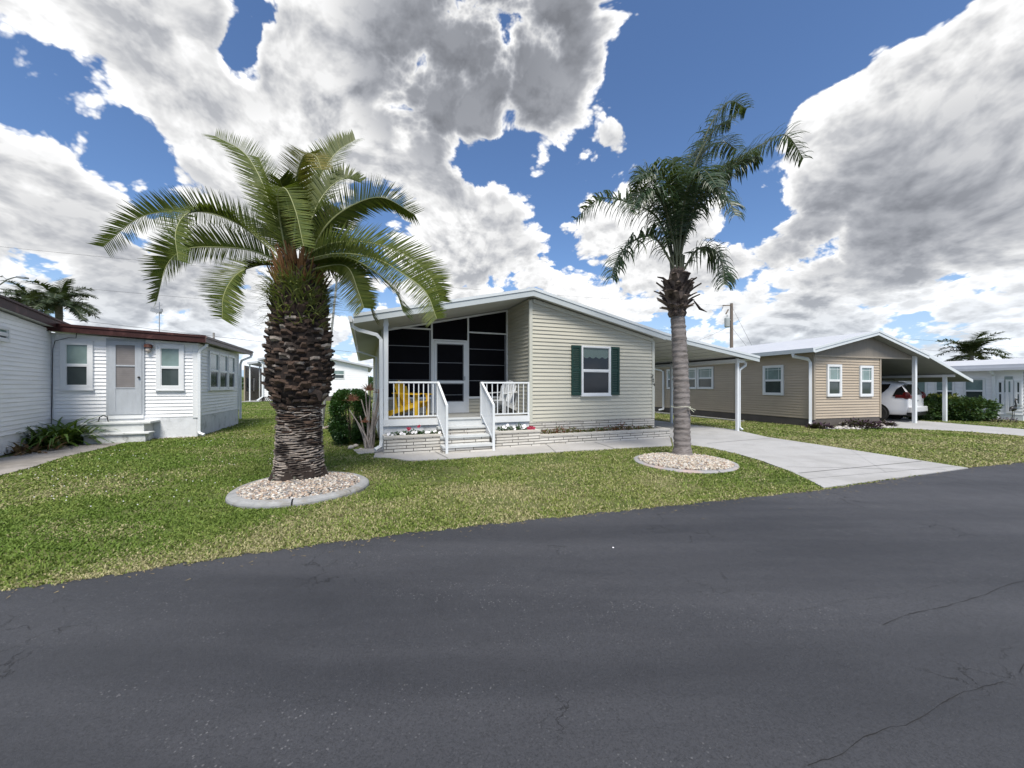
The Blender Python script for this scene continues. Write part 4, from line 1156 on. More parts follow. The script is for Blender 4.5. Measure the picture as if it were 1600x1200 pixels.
yd1 = T_.Y(1256, 0)
downspout(th, [(tlx[0] - .04, yd1 + .0, tlx[1] - .14), (tlx[0] - .03, yd1, tlx[1] - .24), (-.14, yd + .02, tlx[1] - .36), (-.06, yd, tlx[1] - .48), (-.06, yd, .22), (-.08, yd - .02, .14), (-.25, yd - .25, .05)], .10)
yd = T_.Y(1038, 0)
downspout(th, [(-.30, yd + .9, tlx[1] - .28), (-.1, yd + .2, tlx[1] - .42), (-.06, yd, tlx[1] - .52), (-.06, yd, .3), (-.10, yd - .05, .2), (-.30, yd + .1, .14)], .10)
# splash strip along the skirting
mb = MB(); mb.box(-.75, -.45, T_.Y(1165, -.4), yE, .0, .05); obj('concrete_edge', mb, M['concrete_curb'], th)

# stones in front
M['rock'] = mat('pale_rock', (0.42, 0.39, 0.36), 0.9, 0.25, 6, bump=0.6, bs=20, col2=(0.16, 0.12, 0.10), c2s=3)
def rock(x, y, r, lab, grp, m='rock'):
    mb = MB(); mb.ball((0, 0, r * .45), (r, r * .8, r * .62), 10, 7, .12); o = obj('rock', mb, M[m], smooth=True); o.location = (x, y, 0); o.rotation_euler = (0, 0, random.uniform(0, 6)); tag(o, lab, 'rock', grp)
for px, py, r, lab in ((1318, 665, .17, 'white rounded rock, the largest in the bed below the two tan house windows'), (1322, 667, .10, 'small pale rock touching the largest white rock'), (1312, 667.5, .09, 'brownish rock left of the largest white rock'), (1290, 669, .10, 'pale rock at the left end of the tan house rock bed'),
                   (1302, 668.5, .09, 'small pale rock between the left end and the brownish rock'), (1331, 667.5, .10, 'flat pale rock in front of the purple plant'), (1363, 664.5, .15, 'grey-white rock right of the purple plant'), (1377, 665, .11, 'small pale rock at the right end of the tan house rock bed')):
    x, y = gp(px, py + 2); rock(x, y, r, lab, 'rocks in the bed of the tan house')
M['purple'] = leaf_mat('purple_leaf', (0.015, 0.006, 0.018), (0.05, 0.018, 0.045), 0.5, 0.1)
for px, py, r, lab in ((1346, 667, .55, 'dark purple low spreading plant among the pale rocks'), (1383, 664, .28, 'small dark purple plant by the tan house carport corner'), (1281, 668, .33, 'small dark plant beside the tan house downspout')):
    x, y = gp(px, py + 2); mb = MB(); tuft_leaves(mb, (0, 0, 0), r,   .30 if r > .5 else .18, int(1000 * r), .16, .03); o = obj('purple_plant', mb, M['purple']); o.location = (x, y, 0); tag(o, lab, 'plant', 'dark plants by the tan house')

# ============================================================ MINIVAN
M['paint'] = mat('white_car_paint', (0.70, 0.71, 0.74), 0.25, 0.02, 1, coat=0.6)
M['carglass'] = mat('dark_car_glass', (0.006, 0.007, 0.009), 0.06, 0.0, spec=0.8)
M['tyre'] = mat('tyre_rubber', (0.012, 0.012, 0.012), 0.85, 0.1)
M['rim'] = mat('alloy_rim', (0.32, 0.33, 0.35), 0.3, 0.05, metal=0.8)
M['redlens'] = mat('red_lens', (0.09, 0.003, 0.004), 0.3, 0.1)
vx, vy = T_.loc(*gp(1407, 661))
def van():
    # van space: x across, y forward (nose at +y), rear face at y=0
    e = empty('minivan', T_.w(vx + .97 + .38, vy + .15, .0), T_.th + R(13))
    tag(e, 'white minivan with dark windows parked nose-in under the tan house carport', 'van')
    st = [  # y, zlow, zhigh(belt), ztop, half width low, half width belt, half width top
        (0.00, .38, 1.00, 1.06, .88, .93, .90), (.06, .30, 1.02, 1.20, .93, .97, .90), (.28, .28, 1.04, 1.62, .97, 1.0, .78), (.62, .27, 1.05, 1.74, .98, 1.0, .76), (1.4, .26, 1.05, 1.79, .98, 1.0, .77),
        (2.6, .26, 1.03, 1.79, .98, 1.0, .77), (3.4, .26, 1.02, 1.66, .98, 1.0, .76), (4.05, .27, 1.0, 1.16, .97, .98, .86), (4.7, .28, .86, .92, .95, .95, .85), (5.05, .34, .70, .76, .86, .88, .78), (5.15, .40, .60, .64, .78, .80, .7)]
    mb = MB(); k = 12; n0 = 0
    for (y, zl, zb, zt, wl_, wb_, wt_) in st:
        half = [(0, zl), (wl_ * .8, zl), (wl_, zl + .10), (wb_, (zl + zb) / 2), (wb_, zb), (wt_ + (wb_ - wt_) * .35, zb + (zt - zb) * .62), (wt_, zt - .04 * (1 if zt - zb > .2 else .2)), (0, zt + .02)]
        ring = half + [(-x, z) for x, z in half[-2:0:-1]]
        for x, z in ring: mb.v.append((x, y, z))
    m_ = len(ring)
    for i in range(len(st) - 1):
        for j in range(m_):
            j2 = (j + 1) % m_; mb.f.append((i * m_ + j, i * m_ + j2, (i + 1) * m_ + j2, (i + 1) * m_ + j)); mb.m.append(0)
    mb.f.append(tuple(range(m_ - 1, -1, -1))); mb.f.append(tuple((len(st) - 1) * m_ + j for j in range(m_))); mb.m += [0, 0]
    mb.f = [tuple(reversed(f)) for f in mb.f]
    b = obj('body', mb, M['paint'], e, smooth=True); s_ = b.modifiers.new('sub', 'SUBSURF'); s_.levels = 2; s_.render_levels = 2
    # wheels and arches
    for y, side_ in ((1.02, -1), (1.02, 1), (4.15, -1), (4.15, 1)):
        mb = MB(); mb.lathe([(.42, 0), (.42, .02)], 24); mb.v = [(side_ * .985 + side_ * (z * 1.0), y + a, .37 + b_) for a, b_, z in mb.v]; obj('wheel_arch', mb, M['black'], e)
        mb = MB(); mb.lathe([(.24, -.11), (.33, -.11), (.35, -.08), (.35, .08), (.33, .11), (.24, .11)], 28); mb.v = [(side_ * (.93 + z), y + a, .352 + b_) for a, b_, z in mb.v]
        w_ = obj('wheel', mb, M['tyre'], e, smooth=False)
        mb = MB(); mb.lathe([(.245, .08), (.245, .105), (.225, .105), (.225, .085)], 28)
        for q in range(5):
            for dq in (-.13, .13):
                a = 2 * PI * q / 5; mb.bar((math.cos(a + dq * .4) * .04, math.sin(a + dq * .4) * .04, .10), (math.cos(a + dq) * .23, math.sin(a + dq) * .23, .10), .022, .02)
        mb.ball((0, 0, .10), (.05, .05, .02)); mb.v = [(side_ * (.93 + z), y + a, .352 + b_) for a, b_, z in mb.v]; obj('rim', mb, M['rim'], w_)
    # glass: side windows left/right, rear window
    def sidewin(poly, sx):
        mb = MB(); P = []
        for y, t in poly:   # t: 0 belt .. 1 top
            z = 1.08 + t * .56; x = 1.0 - (t * .56 + .03) * .27
            P.append((sx * (x + .012), y, z))
        Q = [(p[0] - sx * .02, p[1], p[2]) for p in P]
        mb.face(P if sx < 0 else P[::-1]); 
        for i in range(len(P)):
            j = (i + 1) % len(P); mb.face([P[i], P[j], Q[j], Q[i]])
        return obj('side_window', mb, M['carglass'], e)
    for sx in (-1, 1):
        sidewin([(.66, .62), (.95, .02), (2.3, -.02), (2.3, .92), (.60, .95)], sx); sidewin([(2.4, -.03), (3.7, -.05), (3.1, .85), (2.4, .92)], sx)
        sidewin([(.12, .02), (.50, .02), (.40, .55), (.25, .80), (.10, .30)], sx)
    mb = MB(); P = [(-.74, .02, 1.16), (.74, .02, 1.16), (.62, .235, 1.60), (-.62, .235, 1.60)]; mb.face(P); mb.face([(x, y + .02, z) for x, y, z in P][::-1]); rw = obj('rear_window', mb, M['carglass'], e)
    for sx in (-1, 1):
        mb = MB(); mb.box(sx * .60, sx * .935, -.035, .02, 1.0, 1.13); mb.v = [(x, y + abs(x) * .0 + (.06 if abs(x) > .9 else 0), z) for x, y, z in mb.v]
        mb.box(sx * .955, sx * 1.0, .03, .42, 1.02, 1.15); mb.ball((sx * .93, .10, 1.12), (.08, .14, .16), 10, 8); obj('tail_lamp', mb, M['redlens'], e, bevel=.01)
    mb = MB(); mb.box(-.93, .93, -.10, .08, .42, .66); obj('bumper', mb, M['paint'], e, bevel=.04)
    mb = MB(); mb.box(-.90, .90, -.06, .10, .27, .415); obj('bumper_valance', mb, M['black'], e, bevel=.02)
    mb = MB(); mb.box(-.66, .66, .20, .42, 1.70, 1.74); obj('spoiler', mb, M['paint'], e, bevel=.02)
    mb = MB(); 
    for sx in (-1, 1): mb.tube([(sx * .70, .9, 1.79), (sx * .70, 1.0, 1.84), (sx * .70, 3.1, 1.84), (sx * .70, 3.2, 1.78)], .018, 6)
    obj('roof_rail', mb, M['black'], e)
    mb = MB(); mb.box(-.09, .09, -.022, -.002, .90, .93); mb.box(.50, .56, -.04, -.03, .95, .98); mb.box(-.56, -.44, -.04, -.03, .93, .965); obj('badge', mb, M['rim'], e)
    return e
van()

# ============================================================ RIGHT WHITE HOUSE
rx, ry2 = gp(1599, 658)
Rt = Frame(rx, ry2, 21.0)
rh = tag(Rt.root('ranch_house'), 'long white sided home with flat roof edge and tall windows at the right', 'house')
yL = Rt.Y(1350, 0) + 2
rw_ = Wall((0, yL), (0, 0))
zr = Rt.ZX(1560, 580, 0)
mb = MB(); siding(mb, (0, yL), (0, 0), [(0, .25), (yL, .25), (yL, zr + .1), (0, zr + .1)], exp=.15); siding(mb, (0, 0), (7, 0), [(0, .25), (7, .25), (7, zr + .1), (0, zr + .1)], exp=.15)
obj('wall', mb, M['wsiding'], rh)
mb = MB(); mb.box(.01, 7, .01, yL, 0, zr); mb.box(-.005, .009, 0, yL, 0, .25); obj('wall_core', mb, M['stucco'], rh)
ztop_ = Rt.ZX(1560, 569.5, -.5)
mb = MB(); mb.box(-.5, 7.4, -.5, yL + .4, zr + .1, zr + .16); mb.prism([(-.55, zr + .05), (-.48, zr + .05), (-.48, ztop_), (-.55, ztop_)][::-1], -.5, yL); mb.box(-.62, -.551, -.5, yL, zr + .02, zr + .14)
obj('roof', mb, M['roof_white'], rh)
mb = MB(); mb.prism([(-.47, ztop_ - .02), (3.5, ztop_ + .42), (7.4, ztop_ - .02)][::-1], -.45, yL); obj('roof_top', mb, M['roof_white'], rh)
def ru(px): return yL - Rt.Y(px, 0)
for (a, b, t, bt, ml) in ((1378, 1399, 594, 635, 1), (1423, 1449, 594, 640, 0), (1461, 1492, 592, 630, 1), (1506, 1540, 591, 630, 0), (1557.5, 1569.5, 595, 633.5, 0), (1586, 1597.5, 595, 633.5, 0)):
    m_ = (a + b) / 2; window(rh, rw_, ru(a), ru(b), Rt.ZX(m_, bt, 0), Rt.ZX(m_, t, 0), trim=.06, up='glass_sky' if a < 1550 else 'glass_lo', lo='glass_lo', mull=ml, sill=False, proud=.065)
a, b = ru(1572), ru(1584); mb = MB(); rw_.frame(mb, a, b, .32, Rt.ZX(1578, 593, 0), .08, 0, .05); rdoor = obj('door', mb, M['white'], rh)
mb = MB(); rw_.box(mb, a + .08, b - .08, .34, Rt.ZX(1578, 594, 0) - .05, .0, .03); obj('door_leaf', mb, M['white'], rdoor)
mb = MB(); rw_.box(mb, a + .2, b - .25, 1.25, 1.95, .031, .04); obj('pane', mb, M['glass_sky'], rdoor)
downspout(rh, [(-.5, Rt.Y(1546, -.5), zr + .05), (-.4, Rt.Y(1550, -.4), zr - .1), (-.1, Rt.Y(1553, -.1), zr - .2), (-.08, Rt.Y(1553, -.08), .2), (-.3, Rt.Y(1550, -.1) - .3, .05)], .10)

# bushes before it
M['bush'] = leaf_mat('bush_leaf', (0.012, 0.04, 0.012), (0.05, 0.10, 0.025), 0.5, 0.15)
M['bush_y'] = leaf_mat('variegated_leaf', (0.03, 0.08, 0.015), (0.25, 0.24, 0.05), 0.5, 0.15)
M['twig'] = mat('twig', (0.10, 0.08, 0.06), 0.9, 0.2)
def bush(name, x, y, rx_, ry_2, h, n, ls, m, lab, cat='bush', grp=None, boxy=0.6, lump=.14, rz=0, z0=0):
    """leafy shrub: stems inside, leaf faces spread through an uneven outer shell"""
    e = empty(name, (x, y, z0), rz); tag(e, lab, cat, grp)
    mb = MB()
    for _ in range(10):
        a = random.uniform(0, 6.28); mb.tube([(0, 0, 0), (math.cos(a) * rx_ * .3, math.sin(a) * ry_2 * .3, h * .4), (math.cos(a) * rx_ * .6, math.sin(a) * ry_2 * .6, h * .8)], [.02, .014, .006], 5)
    obj('stem', mb, M['twig'], e)
    nn = n; th_ = rng.uniform(0, 2 * PI, nn); ct = rng.uniform(-.95, 1, nn); st_ = np.sqrt(1 - ct ** 2)
    d = np.stack([st_ * np.cos(th_), st_ * np.sin(th_), ct], 1)
    # superellipsoid for a clipped look
    pw = 1 - boxy * .5
    q = np.sign(d) * np.abs(d) ** pw; q /= np.maximum(1e-6, (np.abs(q) ** (2 / pw * .5 + 1)).sum(1) ** (1 / (2 / pw * .5 + 1)))[:, None]
    ph = rng.uniform(0, 6.28, 8)
    bump = sum(np.sin(d[:, 0] * k1 + ph[i]) * np.sin(d[:, 1] * k1 * 1.3 + ph[(i + 3) % 8]) * np.sin(d[:, 2] * k1 * .9 + ph[(i + 5) % 8]) for i, k1 in enumerate((4, 7, 11)))
    r = (1 + lump * bump) * rng.uniform(.25, 1.0, nn) ** .30
    p = q * r[:, None] * np.array([rx_, ry_2, h / 2]) + np.array([0, 0, h / 2])
    p[:, 2] = np.maximum(p[:, 2], .03)
    up = d + rng.normal(0, .6, (nn, 3)); up /= np.linalg.norm(up, axis=1)[:, None]
    sd = np.cross(up, rng.normal(0, 1, (nn, 3))); sd /= np.linalg.norm(sd, axis=1)[:, None]
    l = ls * rng.uniform(.6, 1.3, nn)[:, None]
    V = np.stack([p, p + up * l * .5 + sd * l * .28, p + up * l, p + up * l * .5 - sd * l * .28], 1).reshape(-1, 3)
    Fc = np.arange(nn * 4).reshape(-1, 4)
    arr_mesh('foliage', V, Fc, M[m], e)
    return e
g_ = 'bushes in front of the right white house'
for px, py, rx_, h, m, lab in ((1462, 656, .75, 1.05, 'bush', 'dark green bush between the white minivan and the carport post'), (1489, 655, .65, 1.10, 'bush_y', 'yellow-green variegated bush right of the carport post'), (1512, 656.5, .80, .95, 'bush', 'dark bush under the wide window, second from the right'), (1537, 657.5, .80, 1.0, 'bush', 'dark bush at the right end of the row, by the downspout')):
    x, y = gp(px, py + 1.5); bush('bush', x, y + .5, rx_, .7, h, 5000, .10, m, lab, grp=g_)
# heron statue
x, y = gp(1583, 658.5)
e = tag(empty('bird_statue', (x, y, 0), .3), 'dark metal wading bird figure standing by the white door', 'statue')
mb = MB(); mb.ball((0, 0, .55), (.20, .09, .11), 12, 8); mb.tube([(.14, 0, .58), (.22, 0, .72), (.16, 0, .86), (.20, 0, .96)], [.05, .03, .025, .03], 8); mb.tube([(.19, 0, .96), (.27, 0, .95), (.36, 0, .88)], [.035, .025, .005], 8); mb.tube([(-.12, 0, .56), (-.30, 0, .46)], [.06, .01], 8)
obj('bird', mb, M['black'], e, smooth=True)
mb = MB(); mb.tube([(.02, .03, .5), (.05, .03, .28), (0, .03, 0)], .010, 6); mb.tube([(-.02, -.03, .5), (.0, -.03, .28), (-.04, -.03, 0)], .010, 6); obj('legs', mb, M['black'], e)
x, y = gp(1569, 660); mb = MB(); tuft_leaves(mb, (0, 0, 0), .35, .22, 160, .12, .02); o = obj('purple_plant', mb, M['purple']); o.location = (x, y, 0); tag(o, 'low dark plant left of the metal wading bird', 'plant')

# ============================================================ POLES, WIRES
px_t = 37.0
X_, Y_, _ = at(1143, 600, px_t)
e = tag(empty('utility_pole', (X_, Y_, 0)), 'brown wooden utility pole with grey transformer behind the homes', 'pole')
zt_ = at(1143, 474, px_t)[2]
mb = MB(); mb.tube([(0, 0, 0), (0, 0, zt_)], [.17, .13], 10); obj('pole', mb, M['wood_pole'], e)
mb = MB(); zz = at(1135, 504, px_t)[2]; mb.lathe([(.18, -.45), (.24, -.4), (.24, .4), (.18, .48)], 14, (-.42, 0, zz)); mb.tube([(-.42, 0, zz + .45), (-.42, 0, zz + .75)], .05, 6); mb.box(-.25, 0, -.05, .05, zz + .2, zz + .3); obj('transformer', mb, mat('transformer_grey', (0.34, 0.37, 0.38), 0.5, 0.1), e)
mb = MB(); zz = at(1135, 477, px_t)[2]; mb.bar((0, 0, zz), (-.9, -.1, zz - .05), .07, .09); mb.tube([(-.3, 0, zz - .4), (-.55, 0, zz - .85)], .06, 6); mb.tube([(-.8, 0, zz - .05), (-.95, 0, zz - .5)], .02, 5); obj('crossarm', mb, M['wood_pole'], e)
def wire(name, a, b, sag, lab, r=.012):
    r = r * .7
    pa, pb = Vector(a), Vector(b); mb = MB()
    o0 = pa.copy()
    pts = [pa.lerp(pb, t / 16) - Vector((0, 0, sag * 4 * (t / 16) * (1 - t / 16))) - o0 for t in range(17)]
    mb.tube(pts, r, 5); o = obj(name, mb, M['wire']); o.location = o0; tag(o, lab, 'cable', 'overhead cables'); return o
ptop = at(1143, 478, px_t)
wire('overhead_cable', at(-260, 358, 26), ptop, .5, 'highest overhead cable crossing behind the fat palm crown')
wire('overhead_cable', at(-260, 412, 26), at(1140, 520, px_t), .6, 'middle overhead cable crossing just above the far left palm')
wire('overhead_cable', at(-260, 455, 30), at(1138, 612, 60), .3, 'lowest overhead cable running above the maroon bungalow roof', .024)
wire('overhead_cable', ptop, at(1185, 560, 24), .0, 'slanting guy cable right of the utility pole', .014)
wire('overhead_cable', at(1143, 511, px_t), at(1172, 548, 32), .0, 'short lower guy cable right of the utility pole', .014)
wire('overhead_cable', at(1135, 512, px_t), at(1020, 548, 30), .35, 'service cable dropping left from the transformer', .014)
wire('overhead_cable', at(1380, 526, 60), at(1900, 556, 45), .3, 'upper overhead cable behind the right hand palm', .02)
wire('overhead_cable', at(1380, 540, 60), at(1900, 578, 45), .3, 'lower overhead cable behind the right hand palm', .02)
# leaning grey pole behind the palm
a = Vector((*gp(503, 668), 0)); b = Vector(at(527, 430, a.y + .3))
e = tag(empty('leaning_pole', a), 'slender grey metal pole leaning right behind the fat palm trunk', 'pole')
mb = MB(); mb.tube([(0, 0, -.05), tuple((b - a) * .55), tuple(b - a)], [.055, .045, .038], 8); mb.ball((0, 0, .02), (.09, .09, .05)); obj('shaft', mb, mat('grey_pole', (0.20, 0.21, 0.20), 0.6, 0.25, 3), e)
mb = MB(); mb.box(-.09, .09, -.09, .0, .25, .85); obj('meter_box', mb, M['concrete_curb'], e, bevel=.01)

# street lamp arm reaching into the frame at the far left
t_ = 24.0; x, y, _ = at(-22, 600, t_)
e = tag(empty('street_lamp', (x, y, 0)), 'thin curved street lamp arm at the very left above the palms', 'street lamp')
q_ = lambda px, py: (at(px, py, t_)[0] - x, 0, at(px, py, t_)[2])
mb = MB(); mb.tube([(0, 0, 0), q_(-22, 470), q_(-21, 452)], [.12, .08, .07], 8); obj('pole', mb, M['steel'], e)
mb = MB(); mb.tube([q_(-21, 456), q_(1, 444), q_(11, 437), q_(22, 433.5), q_(30, 433)], .035, 6); mb.tube([q_(-20, 431), q_(3, 431.5), q_(11, 437)], .022, 6); obj('arm', mb, M['steel'], e)
mb = MB(); mb.bar(q_(28, 433.2), q_(42, 434.5), .22, .10); mb.ball(q_(2, 431.5), (.09, .09, .06)); obj('lamp_head', mb, M['steel'], e)

# ============================================================ GROUND
def ground_mat():
    m = bpy.data.materials.new('lawn_soil'); m.use_nodes = True
    T = NT(m.node_tree); b = T.n['Principled BSDF']; co = T.new('ShaderNodeTexCoord').outputs['Object']
    big = T.noise(co, .55, 6, .6, .3); mid = T.noise(co, 3.0, 6, .7); fine = T.noise(co, 38, 5, .7)
    c = T.mix(T.ramp(big, .38, .62), (0.095, 0.125, 0.035), (0.180, 0.185, 0.075))
    c = T.mix(T.ramp(mid, .58, .75, 0, .6), c, (0.24, 0.20, 0.12))
    c = T.mix(T.ramp(fine, .35, .7, .4, 0), c, (0.04, 0.05, 0.02))
    T.put(b.inputs['Base Color'], c); b.inputs['Roughness'].default_value = .9; b.inputs['Specular IOR Level'].default_value = .15
    bn = T.new('ShaderNodeBump'); bn.inputs['Strength'].default_value = .8; bn.inputs['Distance'].default_value = .03
    T.put(bn.inputs['Height'], fine); T.l.new(bn.outputs[0], b.inputs['Normal']); return m
def asphalt_mat():
    m = bpy.data.materials.new('sealed_asphalt'); m.use_nodes = True
    T = NT(m.node_tree); b = T.n['Principled BSDF']; co = T.new('ShaderNodeTexCoord').outputs['Object']
    big = T.noise(co, .35, 5, .55, .5); mid = T.noise(co, 2.5, 6, .7); fine = T.noise(co, 95, 6, .85); gr = T.noise(co, 420, 3, .8)
    c = T.mix(T.ramp(big, .35, .65), (0.023, 0.025, 0.032), (0.034, 0.036, 0.044))
    c = T.mix(T.ramp(T.noise(T.scale(co, (.12, .9, 1)), 1.2, 4, .55), .40, .62, 0, .8), c, (0.058, 0.060, 0.070))
    c = T.mix(T.ramp(mid, .35, .7, 0, .35), c, (0.040, 0.044, 0.054))
    c = T.mix(T.ramp(fine, .40, .52, .65, 0), c, (0.012, 0.013, 0.016))
    c = T.mix(T.ramp(fine, .58, .68, 0, .55), c, (0.090, 0.093, 0.105))
    c = T.mix(T.ramp(gr, .55, .70, 0, .45), c, (0.10, 0.10, 0.11))
    # worn pale specks gathered along the wheel track
    v = T.new('ShaderNodeTexVoronoi'); T.put(v.inputs['Vector'], co); v.inputs['Scale'].default_value = 42
    track = T.ramp(T.noise(T.scale(co, (.25, 1.1, 1)), 1.0, 4, .6, .3), .46, .60)
    sp = T.math('MULTIPLY', T.ramp(v.outputs['Distance'], .14, .24, 1, 0), T.math('MULTIPLY', T.ramp(T.noise(co, 7, 4, .65), .46, .58), T.math('ADD', T.math('MULTIPLY', track, .9), .15)))
    c = T.mix(T.math('MULTIPLY', sp, .6), c, (0.20, 0.20, 0.21))
    # hairline crack network, only in patches
    cw = T.new('ShaderNodeVectorMath', operation='SCALE'); T.put(cw.inputs[0], T.noise(co, 6, 5, .7, out=1)); cw.inputs[3].default_value = .22
    cv = T.new('ShaderNodeTexVoronoi', feature='DISTANCE_TO_EDGE'); T.put(cv.inputs['Vector'], T.vmath('ADD', co, cw.outputs[0])); cv.inputs['Scale'].default_value = 3.2
    patch = T.math('MULTIPLY', T.ramp(T.noise(co, .8, 3, .5), .55, .66), T.ramp(T.noise(co, 5, 2, .5), .42, .54))
    ck = T.math('MULTIPLY', T.ramp(cv.outputs['Distance'], .004, .012, 1, 0), patch)
    c = T.mix(T.math('MULTIPLY', ck, .75), c, (0.008, 0.008, 0.009))
    T.put(b.inputs['Base Color'], c); T.put(b.inputs['Roughness'], T.ramp(mid, .3, .7, .55, .72)); b.inputs['Specular IOR Level'].default_value = .45
    bn = T.new('ShaderNodeBump'); bn.inputs['Strength'].default_value = .9; bn.inputs['Distance'].default_value = .006
    h = T.math('SUBTRACT', T.math('ADD', fine, T.math('MULTIPLY', gr, .5)), T.math('MULTIPLY', ck, 1.5))
    T.put(bn.inputs['Height'], h); T.l.new(bn.outputs[0], b.inputs['Normal']); return m
def concrete_mat(name, col, dark, joint=None, amt=.5):
    m = bpy.data.materials.new(name); m.use_nodes = True
    T = NT(m.node_tree); b = T.n['Principled BSDF']; co = T.new('ShaderNodeTexCoord').outputs['Object']
    big = T.noise(co, .9, 6, .65, .5); mid = T.noise(T.scale(co, (1, .4, 1)), 6, 6, .7); fine = T.noise(co, 160, 3, .7)
    c = T.mix(T.ramp(big, .42, .70, 0, amt), tuple(col), tuple(dark))
    c = T.mix(T.ramp(mid, .5, .8, 0, .45), c, tuple(dark))
    c = T.mix(T.ramp(T.noise(T.scale(co, (.35, 2.2, 1)), 1.1, 5, .65), .52, .68, 0, .35), c, tuple(dark))
    c = T.mix(T.ramp(fine, .3, .5, .25, 0), c, (.1, .1, .09))
    T.put(b.inputs['Base Color'], c); b.inputs['Roughness'].default_value = .85; b.inputs['Specular IOR Level'].default_value = .3
    bn = T.new('ShaderNodeBump'); bn.inputs['Strength'].default_value = .35; bn.inputs['Distance'].default_value = .004
    T.put(bn.inputs['Height'], fine); T.l.new(bn.outputs[0], b.inputs['Normal']); return m
M['asphalt'] = asphalt_mat(); M['ground'] = ground_mat()
M['concrete'] = concrete_mat('driveway_concrete', (0.37, 0.37, 0.375), (0.25, 0.25, 0.245))
M['walk'] = concrete_mat('walk_concrete', (0.40, 0.39, 0.38), (0.29, 0.28, 0.265))
M['oldwalk'] = concrete_mat('old_path_concrete', (0.30, 0.28, 0.26), (0.13, 0.12, 0.11), amt=.8)
M['joint'] = mat('joint', (0.10, 0.10, 0.095), .9, .2)

mb = MB(); mb.face([(-400, -60, 0), (400, -60, 0), (400, 600, 0), (-400, 600, 0)]); g = obj('ground', mb, M['ground']); tag(g, kind='structure')
# road: edge polyline towards the lawn
EDGE_PX = [(-420, 985), (-200, 952), (0, 924), (150, 902), (300, 879), (500, 850), (700, 826), (1000, 795), (1290, 765), (1510, 731), (1600, 722.5), (1750, 712), (2300, 688)]
edge = [gp(*p) for p in EDGE_PX]
edge = [(edge[0][0] - 30, edge[0][1] - 12)] + edge + [(edge[-1][0] + 60, edge[-1][1] + 16)]
def jag(P, step=.04, amp=.030):
    out = []
    for (x0, y0), (x1, y1) in zip(P, P[1:]):
        n = max(1, int(math.hypot(x1 - x0, y1 - y0) / step)) if abs(x0) < 30 and abs(x1) < 30 else 1
        for k in range(n):
            t = k / n; j = amp * (math.sin(x0 * 3 + t * n * .37) + math.sin(t * n * 1.7 + x1)) * .5 + random.uniform(-amp, amp) * .5
            out.append((x0 + (x1 - x0) * t, y0 + (y1 - y0) * t + j))
    return out + [P[-1]]
er = jag(edge)
mb = MB()
n = len(er)
for (x, y) in er: mb.v.append((x, y, .004))
for (x, y) in er: mb.v.append((x, y - 60 if abs(x) > 30 else -50, .004))
for i in range(n - 1): mb.f.append((n + i, n + i + 1, i + 1, i)); mb.m.append(0)
# two long open cracks as ribbons in the surface
mb.mi = 1
def crack(pxs, w=.008):
    P = [gp(*p) for p in pxs]; Q = []
    for (a, b) in zip(P, P[1:]):
        L_ = math.hypot(b[0] - a[0], b[1] - a[1]); k = max(2, int(L_ / .02))
        for i in range(k):
            t = i / k; Q.append((a[0] + (b[0] - a[0]) * t, a[1] + (b[1] - a[1]) * t))
    off = 0; ww = w
    R_ = []
    for i, q in enumerate(Q):
        off = off * .85 + random.uniform(-.008, .008); ww = w * (.12 + .42 * abs(math.sin(i * .21 + len(Q))) * random.uniform(.4, 1))
        R_.append((q[0] + off, q[1] + off * .7, ww))
    for a, b in zip(R_, R_[1:]):
        mb.face([(a[0], a[1] - a[2] / 2, .008), (b[0], b[1] - b[2] / 2, .008), (b[0], b[1] + b[2] / 2, .008), (a[0], a[1] + a[2] / 2, .008)])
crack([(1262, 1199), (1312, 1185), (1350, 1155), (1395, 1140), (1415, 1138), (1465, 1105), (1500, 1085), (1530, 1078), (1568, 1067), (1600, 1077)], .009)
crack([(1312, 1185), (1332, 1199)], .004)
crack([(1380, 978), (1420, 962), (1480, 948), (1540, 930), (1575, 914), (1610, 908)], .010)
crack([(1600, 1040), (1594, 1052), (1602, 1062)], .008)
crack([(1170, 967), (1210, 980), (1240, 1010), (1275, 1028), (1340, 1050)], .004)
crack([(1210, 980), (1228, 957), (1270, 952), (1330, 938), (1400, 932), (1500, 908)], .003)
crack([(120, 1010), (170, 985), (240, 960)], .003)
road = obj('road', mb, [M['asphalt'], mat('crack_fill', (0.010, 0.010, 0.011), .95, .2)]); tag(road, kind='structure')
# driveway
z1 = .018
hx = lambda x, y: H.w(x, y)[:2]
drive = [gp(1287, 763.5), gp(1262, 750), gp(1230, 736), gp(1190, 721), gp(1150, 709.5), gp(1110, 700.5), gp(1079, 696.5), gp(1052, 697.8), hx(pC1 + .04, pd + .0), hx(pC1 + .04, -.1), hx(xR + .05, -.05), hx(xR + .05, 9), hx(xP + .25, 9), hx(xP + .25, .3), gp(1200, 683.8), gp(1300, 699), gp(1400, 714.5), gp(1513, 732.5)]
mb = MB(); mb.slab(drive[::-1], -.02, z1); dv = obj('driveway', mb, M['concrete']); tag(dv, kind='structure')
mb = MB()
def joint(a, b, w=.018, z=z1 + .004):
    a = Vector((*a, 0)); b = Vector((*b, 0)); d = (b - a).normalized(); n_ = Vector((-d.y, d.x, 0)) * w / 2
    k = 12; pts = [a.lerp(b, t / k) + Vector((random.uniform(-.004, .004), random.uniform(-.004, .004), z)) for t in range(k + 1)]
    for p, q in zip(pts, pts[1:]): mb.face([p - n_, q - n_, q + n_, p + n_])
joint(gp(1248, 741), gp(1440, 722)); joint(gp(1230, 731), gp(1480, 736), .010); joint(gp(1105, 694), gp(1205, 685.5)); joint(gp(1262, 750), gp(1515, 728), .006); joint(gp(1050, 676), gp(1110, 671)); joint(gp(1330, 705), gp(1385, 740), .003)
